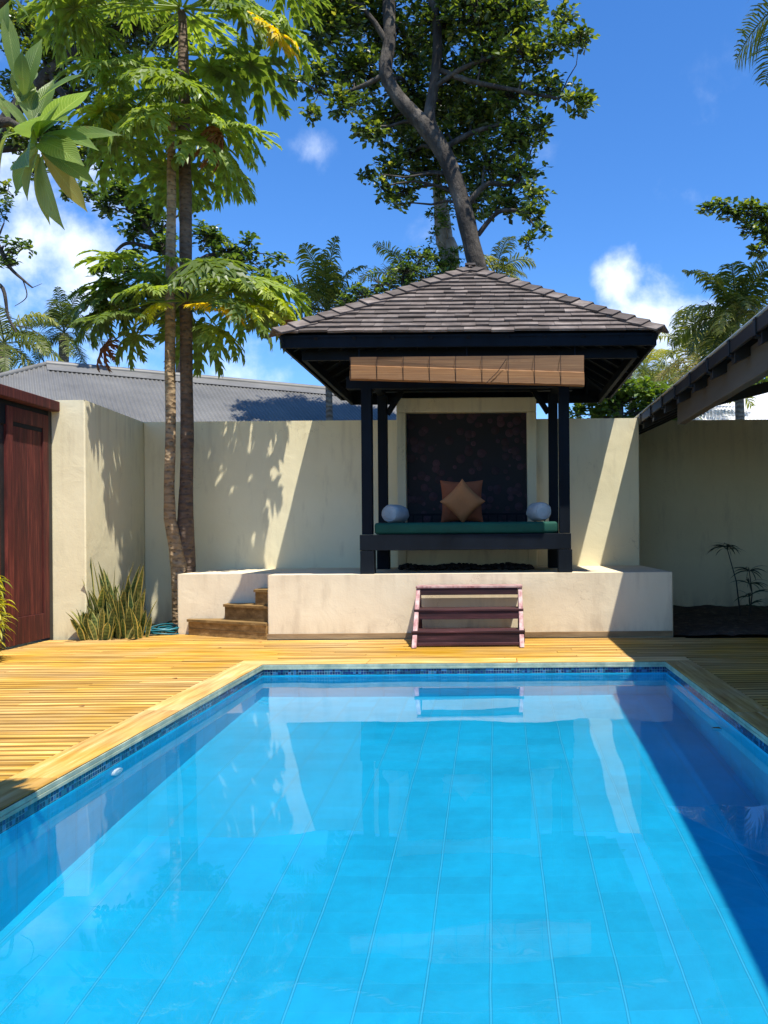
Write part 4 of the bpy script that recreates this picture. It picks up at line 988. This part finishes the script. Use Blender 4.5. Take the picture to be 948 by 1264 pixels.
# sparse branch at left edge
t, _ = clump_tree('bare_branched_tree', 'sparse tree at the far left edge with bare twigs and dark leaf clusters', 'tree', on_ground(P(-70,470,13)),
    [[(P(-70,470,13) + Vector((0,0,-3.7)), .14), (-70,470,13,.12), (-40,360,13,.08), (-10,300,13,.05), (12,330,13,.028), (28,345,13,.02), (40,355,13,.012)],
     [(-40,360,13,.05), (0,352,13,.03), (10,390,13,.022), (20,410,13,.014)], [(20,402,13,.012), (38,406,13,.009), (50,415,13,.005)], [(28,345,13,.01),(33,366,13,.008),(18,378,13,.004)], [(40,355,13,.006),(52,350,13,.003)], [(-5,300,13,.02),(5,275,13,.01)]],
    [(12,300,9,13),(25,305,9,13),(4,325,9,13),(15,318,10,13),(33,305,5,13),(2,262,10,13),(-15,280,16,13),(5,250,7,13)], 'almond_left', 'trunk_grey', .11, 2.6, ros=6, twr=.006)
# branch from the right
clump_tree('almond_tree', 'leafy branch reaching in from the right edge of the sky', 'tree', on_ground(P(1060,500,15)),
    [[(P(1060,500,15) + Vector((0,0,-3.6)), .25), (1060,500,15,.22), (1050,380,15,.18), (1020,300,15,.12), (975,275,15,.06), (935,268,15,.035), (895,256,15,.015)]],
    [(873,260,8,15),(890,254,12,15),(907,262,14,15),(926,258,15,15),(943,270,15,15),(928,282,12,15),(946,292,12,15),(938,310,9,15),(965,280,26,15),(990,290,34,15),(1030,300,50,15)], 'almond', 'trunk_grey', .15, 3.2, ros=9)

# green bushes beyond right wall
clump_tree('leafy_bush', 'bright green bush behind the wall between the pavilion and the right roof', 'bush', on_ground(P(765,520,19)),
    [[(P(765,520,19) + Vector((0,0,-3.9)), .14), (765,520,19,.1), (765,500,19,.07)]],
    [(735,490,14,18.6),(755,480,12,18.6),(772,474,12,18.6),(795,478,14,18.6),(725,500,16,19),(742,498,18,19),(760,492,18,19),(780,485,16,19),(800,495,20,19),(820,485,16,19),(745,515,22,19),(790,515,24,19),(825,510,24,19),(715,512,14,19),(850,500,22,19)], 'bush', 'trunk_grey', .17, 2.6, ros=9, tints=(.3, 1))
clump_tree('distant_tree', 'hazy flat topped tree in the distance above the right garden wall', 'tree', on_ground(P(850,500,45)),
    [[(P(850,500,45) + Vector((0,0,-8.3)), .4), (850,500,45,.3), (848,470,45,.2)]],
    [(810,468,16,45),(835,462,15,45),(860,460,16,45),(880,470,18,45),(840,480,20,45),(800,480,16,45),(870,485,22,45),(905,470,22,45),(940,470,24,45)], 'bush', 'trunk_grey', .34, .34, ros=8, twr=.03)

# palms
p = P(908, 396, 20); palm('coconut_palm', 'tall bright coconut palm rising behind the dark roof edge at the right', (P(909,500,20).x, 20, -.04), p, .12, 30, 1.75, els=(-.35, 1.4), tint=.55, n=38, seed=3, droop=(.8, 1.7))
p = P(862, 448, 24); palm('coconut_palm', 'shorter coconut palm left of the tall one above the dark roof edge', (p.x, 24, -.04), p, .14, 16, 2.0, els=(-.2, 1.3), tint=.75, n=30, seed=4)
p = P(796, 458, 36); palm('coconut_palm', 'slim palm standing just right of the pavilion eave behind the green bush', (p.x - .3, 36, -.04), p, .16, 16, 2.2, els=(-.5, 1.3), tint=.6, n=28, seed=5)
b_ = P(778,500,30)
palm('coconut_palm', 'thin palm with a pale trunk beside the pavilion eave over the bush', (b_.x, 30, -.04), P(778,452,30), .09, 7, 1.3, els=(.1, 1.2), tint=.4, n=24, seed=6)
p = P(79, 412, 38); palm('coconut_palm', 'distant palm silhouetted above the ridge of the grey roof', (p.x, 38, -.04), p, .26, 15, 2.2, els=(-.6, 1.5), tint=.15, n=30, seed=8, droop=(.7, 1.5))
p = P(5, 425, 28); palm('coconut_palm', 'drooping palm at the left edge beside the grey roof', (p.x, 28, -.04), p, .18, 14, 2.1, els=(-.3, 1.2), tint=.4, n=34, seed=9, leafdroop=1.0)
p = P(403, 385, 18); palm('areca_palm', 'arching palm fronds behind the left hip of the pavilion roof', (p.x, 18, -.04), p, .08, 17, 1.45, els=(.1, 1.5), droop=(.7, 1.5), tint=.45, n=32, seed=11)
p = P(612, 342, 19); palm('areca_palm', 'palm fronds spraying out behind the peak of the pavilion roof', (p.x, 19, -.04), p, .08, 12, 1.15, els=(.0, 1.2), droop=(.8, 1.7), tint=.4, n=30, seed=12)
p = P(500, 350, 18.8); palm('areca_palm', 'small fan of fronds behind the pavilion roof below the vine trunk', (p.x, 18.8, -.04), p, .07, 10, 1.1, els=(.2, 1.3), tint=.75, n=26, seed=13)
p = P(1045, -30, 18); palm('coconut_palm', 'tall palm outside the right edge dropping a frond tip into the top corner', (p.x + .4, 18, -.04), p, .18, 18, 3.0, els=(-.6, 1.3), tint=.3, n=44, seed=14, droop=(.8, 1.5), wid=.016, leafdroop=.5)

# papayas
def papaya_template():
    """palmate leaf: nine lobes, each with pointed side lobes, webbed near the stalk"""
    V, Fc = [], []
    angs = [0, 34, -36, 70, -68, 106, -108, 145, -146]; lens = [1, .97, .97, .88, .86, .72, .7, .5, .5]
    def kite(o, d, L, w, z0, dz, base):
        """pointed finger from o along d"""
        n = (-d[1], d[0]); k = len(V)
        for (t, ww) in ((0, base), (.45, w), (1.0, 0)):
            for sd in (-1, 0, 1):
                V.append((o[0] + d[0]*L*t + n[0]*sd*ww, o[1] + d[1]*L*t + n[1]*sd*ww, z0 + dz*t*t + (.35*ww if sd else 0)))
        for i in (0, 1):
            for q in (0, 1): a = k + i*3 + q; Fc.append((a, a+3, a+4, a+1))
    for a, L in zip(angs, lens):
        ca, sa = math.cos(R(a)), math.sin(R(a)); dz = -(.22 + .22 * ((a * 7) % 5) / 5)
        o = len(V); ts = (0, .22, .42, .62, .82, 1.0); ws = (.045, .115, .078, .095, .062, 0)
        for t, w in zip(ts, ws):
            for sd in (-1, 0, 1):
                x, y = t * L, sd * w * L; V.append((x*ca - y*sa, x*sa + y*ca, dz * x * x + (.35 * w if sd else 0)))
        for i in range(5):
            for q in (0, 1): k = o + i*3 + q; Fc.append((k, k+3, k+4, k+1))
        for t, fl, an in ((.34, .20, 44), (.52, .29, 40), (.70, .23, 34), (.84, .13, 30)):
            for sd in (-1, 1):
                b_ = a + sd * an; d = (math.cos(R(b_)), math.sin(R(b_))); x = t * L
                kite((x*ca, x*sa), d, fl * L * 1.15, .052 * L, dz * x * x, dz * .35, .038 * L)
    return np.array(V), np.array(Fc)
PV, PF = papaya_template()
def papaya_crown(c, n, seed, Lp=(.5, .85), size=(.42, .55), els=(-.45, 1.1), tint=(.3, .2), az0=0, extra=(), name='crown', parent=None, skirt=0):
    r = random.Random(seed); lb, sb, db = MB(), MB(), MB(); c = Vector(c)
    items = []
    for i in range(n):
        f = i / max(1, n - 1); az = az0 + i * 2.39996 + r.uniform(-.2, .2); el = els[1] + (els[0] - els[1]) * (f ** .8) + r.uniform(-.12, .12)
        items.append((az, el, r.uniform(*Lp) * (.55 + .45 * min(1, f * 2.5)), r.uniform(*size) * (.6 + .4 * min(1, f * 2.5)), min(1, max(0, r.gauss(*tint) + .12 * (1 - f))), 0))
    items += list(extra)
    for (az, el, L, s, ti, dead) in items:
        d = Vector((math.cos(az) * math.cos(el), math.sin(az) * math.cos(el), math.sin(el))); h = Vector((math.cos(az), math.sin(az), 0))
        tip = c + d * L + Vector((0, 0, -.06 * L)); mid = c + d * L * .55 + Vector((0, 0, .03))
        sb.tube([c + h * .04, mid, tip], [.014, .011, .008], 6, .65)
        pitch = el * .45 - r.uniform(.1, .6) - (.5 if dead else 0); fw = h * math.cos(pitch) + Vector((0, 0, math.sin(pitch))); side = h.cross(Vector((0,0,1)))
        up = (side.cross(fw) if side.cross(fw).z > 0 else fw.cross(side)) + side * r.uniform(-.35, .35)
        Mx = rot_to(np.array([fw]), np.array([up]))[0] * s
        V = PV.copy(); V[:, 2] *= r.uniform(.7, 1.6) * (2.2 if dead else 1)
        if dead: V[:, 1] *= .45
        V[:, 2] += np.array([noise.noise(Vector((x*2.5 + az*7, y*2.5, el))) * .09 for x, y, _ in PV])
        (db if dead else lb).raw(V @ Mx.T + np.array(tip), PF, ti)
    cr = lb.build(name, M['papaya_leaf'], parent); sb.build('petioles', M['papaya_leaf'], cr, smooth=True)
    if db.V: db.build('dead_leaves', M['dead'], cr)
def papaya():
    gb = P(224, 742, 10.72); gb.z = -.05
    def trunk(pxs, Y, rs, nm, mat, t):
        b = MB(); ps = [P(u, v, Y) for u, v in pxs]; ps[0].z = -.05; PS, RS = [], []
        for i in range(len(ps) - 1):
            for k in range(8):
                s = k / 8; q = ps[i].lerp(ps[i+1], s); PS.append(q + Vector((noise.noise(q * 1.3), noise.noise(q * 1.3 + Vector((5,5,5))), 0)) * .015); RS.append((rs[i]*(1-s) + rs[i+1]*s) * (1 + .06 * noise.noise(q * 4)))
        PS.append(ps[-1]); RS.append(rs[-1]); b.tube(PS, RS, 18); return b.build(nm, M[mat], t, smooth=True)
    t = thing('papaya_tree', gb, 'left papaya stem, tan and ringed, joined at the base with the darker one', 'tree', 'pair of papaya trees against the wall')
    trunk([(222,745),(221,700),(216,672),(210,640),(209,600),(210,450),(211,300),(212,190),(213,150)], 10.68, [.10,.10,.082,.075,.066,.066,.062,.055,.045], 'trunk', 'papaya_pale', t)
    papaya_crown(P(213, 150, 10.68), 20, 5, (.6, 1.15), (.6, .8), (-.55, 1.15), (.42, .17), parent=t, extra=[(-.25, -.15, 1.05, .55, .55, 0), (-.5, -.35, .9, .4, .5, 1), (-2.4, -.1, .9, .6, .7, 0), (-1.2, .5, .5, .5, .45, 0), (-1.55, -.3, .7, .5, .62, 0)])
    t2 = thing('papaya_tree', gb + Vector((.13, .1, 0)), 'right papaya stem, dark brown and warty, with yellow leaves low down', 'tree', 'pair of papaya trees against the wall')
    trunk([(229,745),(228,700),(229,660),(230,600),(230,450),(229,300),(228,150),(226,60),(224,15)], 10.82, [.145,.14,.115,.085,.082,.08,.076,.065,.05], 'trunk', 'papaya_dark', t2)
    papaya_crown(P(224, 10, 10.82), 21, 9, (.8, 1.5), (.65, .88), (-.4, 1.1), (.38, .18), parent=t2, extra=[(-.2, -.25, 1.25, .62, .97, 0), (-3.0, -.1, 1.3, .7, .3, 0), (.1, -.1, 1.3, .7, .55, 0)])
    # side shoot crown half way up
    papaya_crown(P(232, 372, 10.75), 21, 21, (.55, 1.15), (.58, .74), (-.3, 1.15), (.28, .16), parent=t2, name='side_crown',
        extra=[(-.15, .1, 1.15, .62, .72, 0), (-.35, -.1, .95, .6, .8, 0), (-.7, -.22, .62, .5, .97, 0), (.1, .0, 1.2, .55, .7, 0), (-.25, .28, 1.0, .6, .66, 0), (-2.2, -.28, .5, .38, .86, 0), (-3.0, -.1, 1.05, .6, .2, 0), (-2.7, .2, .9, .62, .15, 0),
               (-2.9, -.62, .8, .45, .35, 0), (-2.95, -.5, 1.15, .36, .5, 1), (-.1, -.18, 1.5, .34, .5, 1), (-.5, -.62, .75, .5, .5, 0), (-3.3, .25, .9, .6, .12, 0)])
    # one small fruit cluster under the top crown
    b = MB()
    for k, (u, v) in enumerate(((222, 196), (216, 203))):
        c = P(u, v, 10.6); b.tube([c + Vector((0,0,.09)), c + Vector((0,0,.05)), c, c - Vector((0,0,.05)), c - Vector((0,0,.085))], [.01, .045, .055, .04, .008], 10, .6)
    b.build('fruit', M['papaya_leaf'], t, smooth=True)
papaya()

# broad leaved branch close to the camera
def plumeria():
    base = Vector((-3.75, 2.75, 0)); t = thing('frangipani_tree', base, 'frangipani branch with long ribbed leaves close in the upper left corner', 'tree')
    b = MB(); n0, n1 = P(48, 172, 3.02), P(12, 150, 2.9)
    b.tube([base, base + Vector((.05, 0, .8)), base + Vector((-.05, .02, 1.5)), base + Vector((.3, .1, 2.25))], [.09, .08, .07, .055], 14)
    b.tube([base + Vector((-.02, .05, 1.7)), base + Vector((.7, .15, 2.3)), Vector((-2.05, 2.9, 2.64)), n1, n0], [.05, .04, .022, .016, .012], 10)
    b.tube([base + Vector((.28, .1, 2.2)), Vector((-2.7, 2.85, 3.1)), P(-20, 20, 2.85), P(10, -5, 2.85)], [.04, .03, .018, .012], 10)
    b.build('trunk', M['trunk_grey'], t, smooth=True)
    N, Wd = 14, 4; lb = MB()
    def leaf(p, q, wid, tint, arch=.15, tw=0.0):
        p, q = Vector(p), Vector(q); L = (q - p).length; d = (q - p).normalized(); up = Vector((.1, -.62, .75)); up = (up - d * up.dot(d))
        up = up.normalized() if up.length > .2 else Vector((0, -1, 0)); up = Matrix.Rotation(tw, 3, d) @ up; s = d.cross(up); V, A, Fc = [], [], []
        for i in range(N+1):
            f = i / N; w = wid * L * (math.sin(math.pi * min(1, f * .93 + .05)) ** .75) * (1 - .35 * (1 - f)) ; w = max(w * (1 - f ** 7), .002)
            if i == N: w = .001
            for j in range(Wd+1):
                y = -1 + 2 * j / Wd; V.append(p + d * (f * L) + s * (y * w) + up * (arch * L * 4 * f * (1-f) * .5 - abs(y) * -.22 * w)); A.append((f, y, 0))
        for i in range(N):
            for j in range(Wd): a = i*(Wd+1)+j; Fc.append((a, a+1, a+Wd+2, a+Wd+1))
        lb.raw(V, Fc, tint, A)
    r = random.Random(4)
    for (bu, bv, tu, tv, w, ti, dy, tw) in ((48,125,104,92,.2,.45,-.05,.2),(50,165,112,112,.24,.4,-.12,-.3),(50,172,151,167,.13,.42,.0,.5),(48,182,120,230,.17,.5,.02,.5),(52,188,108,262,.17,.92,.1,.6),(48,190,62,278,.15,.75,.05,.7),(52,192,80,284,.17,.7,-.05,1.0),
            (45,180,36,206,.3,.3,-.2,.9),(42,168,-2,118,.14,.4,-.05,-.3),(40,170,-6,152,.15,.55,-.1,.2),(45,160,18,82,.15,.35,.08,.1),(30,118,27,62,.22,.4,-.05,.5),(20,100,6,12,.13,.3,.0,.3),(25,110,40,85,.25,.3,.1,.1),(48,165,75,120,.2,.45,.1,.1),(50,175,95,175,.2,.35,.15,.3),
            (12,150,-10,190,.2,.5,-.1,.5),(15,155,0,215,.16,.8,.05,.6),(12,148,-20,100,.16,.4,.0,.1),(48,170,60,140,.3,.3,-.25,.4),(45,178,20,240,.14,.62,.18,.4),(46,170,85,150,.16,.5,-.22,.1),(20,130,45,108,.2,.6,.05,.2),(50,168,122,186,.15,.45,-.1,.2),(48,176,104,205,.18,.55,-.15,.4),(46,155,66,98,.2,.4,.08,-.2),(42,165,2,172,.17,.5,-.12,.3),(47,185,34,248,.16,.7,-.05,.6),(50,180,98,236,.17,.6,.12,.7),(48,160,92,132,.24,.3,.1,.0),(30,120,52,48,.18,.5,.0,.2),(14,-5,36,22,.2,.35,.05,.3),(8,-10,10,48,.15,.5,.0,.3),(0,-10,-15,40,.2,.4,.1,.3)):
        leaf(P(bu, bv, 3.0), P(tu, tv, 3.0 + dy * 1.2), w, ti, r.uniform(.05, .16), tw)
    lb.build('crown', M['plumeria'], t, smooth=True)
plumeria()

# strap / sword leaved plants
def blade(lb, p, d, L, w, bend, tint, n=7, up=None, tip=.12):
    p = Vector(p); d = Vector(d).normalized(); s = d.cross(Vector((0, 0, 1))); s = s.normalized() if s.length > .05 else Vector((1, 0, 0))
    s = Matrix.Rotation(rnd.uniform(-1.2, 1.2), 3, d) @ s; nrm = s.cross(d); V, A, Fc = [], [], []; dd = d.copy()
    for i in range(n+1):
        f = i / n; ww = w * (min(1, .55 + f * 1.2)) * (1 if f < .6 else max(.02, 1 - ((f - .6) / .4) ** 1.6))
        for y in (-1, -.55, 0, .55, 1): V.append(p + s * (y * ww) + nrm * (.35 * ww * abs(y))); A.append((f * L * 2, y, 0))
        dd = (dd + Vector((bend[0], bend[1], -abs(bend[2]))) / n).normalized(); p = p + dd * (L / n)
    for i in range(n):
        for j in range(4): a = i*5+j; Fc.append((a, a+1, a+6, a+5))
    lb.raw(V, Fc, tint, A)
def snake_plants():
    rnd.seed(31)
    for (px, Y, n, hs, spread, label) in ((118, 9.70, 60, (.25, .52), .155, 'low leftmost snake plant clump with yellow edged leaves by the deck'),
                                   (134, 9.95, 40, (.5, 1.05), .09, 'tallest snake plant clump with upright yellow edged leaves against the wall'),
                                   (156, 9.8, 40, (.3, .72), .11, 'snake plant clump at right leaning over towards the coiled hose')):
        c = P(px, 780, Y); c.z = -.03; t = thing('snake_plant', c, label, 'plant', 'snake plants in the left bed'); lb = MB()
        for i in range(n):
            q = c + Vector((rnd.gauss(0, spread), rnd.gauss(0, spread * .5), 0)); q.x = max(q.x, -4.86)
            o = (q - c) * 1.6; a = Vector((o.x * .6 + rnd.uniform(-.15, .12), o.y - .1 + rnd.uniform(-.2, .1), 1))
            blade(lb, q, a, rnd.uniform(*hs), rnd.uniform(.030, .046), (rnd.uniform(-.3, .4), -.15, rnd.uniform(0, .45)), rnd.random())
        lb.build('leaves', M['snake'], t, smooth=True)
    c = P(196, 768, 10.6); c.z = -.03; t = thing('dark_leaved_plant', c, 'dark drooping strap leaves in shade at the foot of the papaya', 'plant'); lb = MB()
    for i in range(46):
        a = rnd.uniform(0, 6.28); blade(lb, c + Vector((rnd.gauss(-.1, .16), rnd.gauss(0, .12), 0)), (math.cos(a)*.8, math.sin(a)*.8, .8), rnd.uniform(.25, .5), .016, (0, 0, 1.2), rnd.random())
    lb.build('leaves', M['darkspike'], t, smooth=True)
    # yellow green plant at the left edge, in front of the gate
    c = P(-14, 800, 7.9); c.z = 0; t = thing('lime_shrub', c, 'yellow green shrub with narrow drooping leaves at the left edge before the gate', 'shrub'); lb = MB(); sb = MB()
    for i in range(16):
        a = rnd.uniform(0, 6.28); h = rnd.uniform(.25, .95); tip = c + Vector((math.cos(a) * rnd.uniform(.02, .22), math.sin(a) * .2, h)); sb.tube([c + Vector((math.cos(a), math.sin(a), 0)) * .04, c.lerp(tip, .5) + Vector((0,0,.06)), tip], [.009, .007, .005], 5, .3)
        for k in range(22):
            b_ = rnd.uniform(0, 6.28); q = c.lerp(tip, rnd.uniform(.55, 1)) ; blade(lb, q, (math.cos(b_), math.sin(b_), rnd.uniform(0, .9)), rnd.uniform(.1, .2), .0085, (0, 0, 1.6), rnd.random(), 5)
    lb.build('leaves', M['lime'], t, smooth=True); sb.build('stems', M['stair_wood'], t)
    # thin plant in the shaded bed
    for (u0, u1, v1, Y, label) in ((914, 897, 675, 11.6, 'thin leggy plant with narrow leaves at its tip in the dark bed'), (925, 925, 705, 11.4, 'fuller strap leaved plant at the right edge of the dark bed')):
        c = P(u0, 775, Y); c.z = .02; t = thing('dracaena', c, label, 'plant', 'dracaenas in the shaded bed'); lb, sb = MB(), MB(); top = P(u1, v1, Y)
        sb.tube([c, c.lerp(top, .5) + Vector((.04, 0, 0)), top], [.012, .009, .006], 6, .3)
        for (f, n) in (((1.0, 13), (.96, 5)) if u1 < 900 else ((1.0, 15), (.72, 12), (.45, 10), (.25, 8))):
            for k in range(n):
                a = rnd.uniform(0, 6.28); blade(lb, c.lerp(top, f), (math.cos(a), math.sin(a), rnd.uniform(.0, 1.3)), rnd.uniform(.22, .38), .012, (0, 0, 1.3), rnd.random(), 6)
        sb.build('stem', M['trunk_grey'], t); lb.build('leaves', M['darkspike'], t, smooth=True)
snake_plants()

def hose():
    rnd.seed(5); c = P(192, 778, 10.15); c.z = .0; b = MB(); pts = []
    n = 150
    for i in range(n):
        f = i / n; a = f * 2 * math.pi * 6.3; r = .27 + .05 * math.sin(f * 17) ; pts.append(c + Vector((math.cos(a) * r + .03 * math.sin(f*9), math.sin(a) * r * .62, .01 + .085 * f + .02 * math.sin(a * 1.7 + f * 5))))
    pts += [c + Vector((-.24, -.2, .03)), c + Vector((-.33, -.22, .012))]
    b.tube(pts, .0095, 8); tag(b.build('garden_hose', M['hose'], smooth=True, origin=tuple(c)), 'coiled teal garden hose lying beside the papaya base', 'hose')
hose()

# fallen leaves
def fallen():
    rnd.seed(9)
    spots = [((1.44, 5.45, ZW + .004), .04, 'dead', 'small brown leaf floating near the right side of the pool'),
             ((P(168, 868, 1).x * 8.0, 6.0, ZW + .004), .0, None, None)]
    for (x, y, z), s, m, label in spots:
        if not m: continue
        b = MB(); V = LEAF_V * np.array([s*2, s*2, s*2]); b.raw(V + np.array([x, y, z]), LEAF_F, .6); tag(b.build('fallen_leaf', M[m], origin=(x, y, z)), label, 'leaf')
    for (u, v, label) in ((96, 872, 'small brown leaf on the left deck boards nearest the pool'), (212, 838, 'brown curled leaf on the deck halfway along the left coping'), (318, 793, 'tiny dry leaf on the deck in front of the corner steps'), (268, 800, 'tiny dry leaf on the sunny deck left of the pool corner')):
        p = P(u, v, 1); Y = 1.2 / ((1.2 - p.z)); q = P(u, v, Y); b = MB(); V = LEAF_V * .05; b.raw(V + np.array([q.x, q.y, .006]), LEAF_F, .3); tag(b.build('fallen_leaf', M['dead'], origin=(q.x, q.y, 0)), label, 'leaf')
fallen()
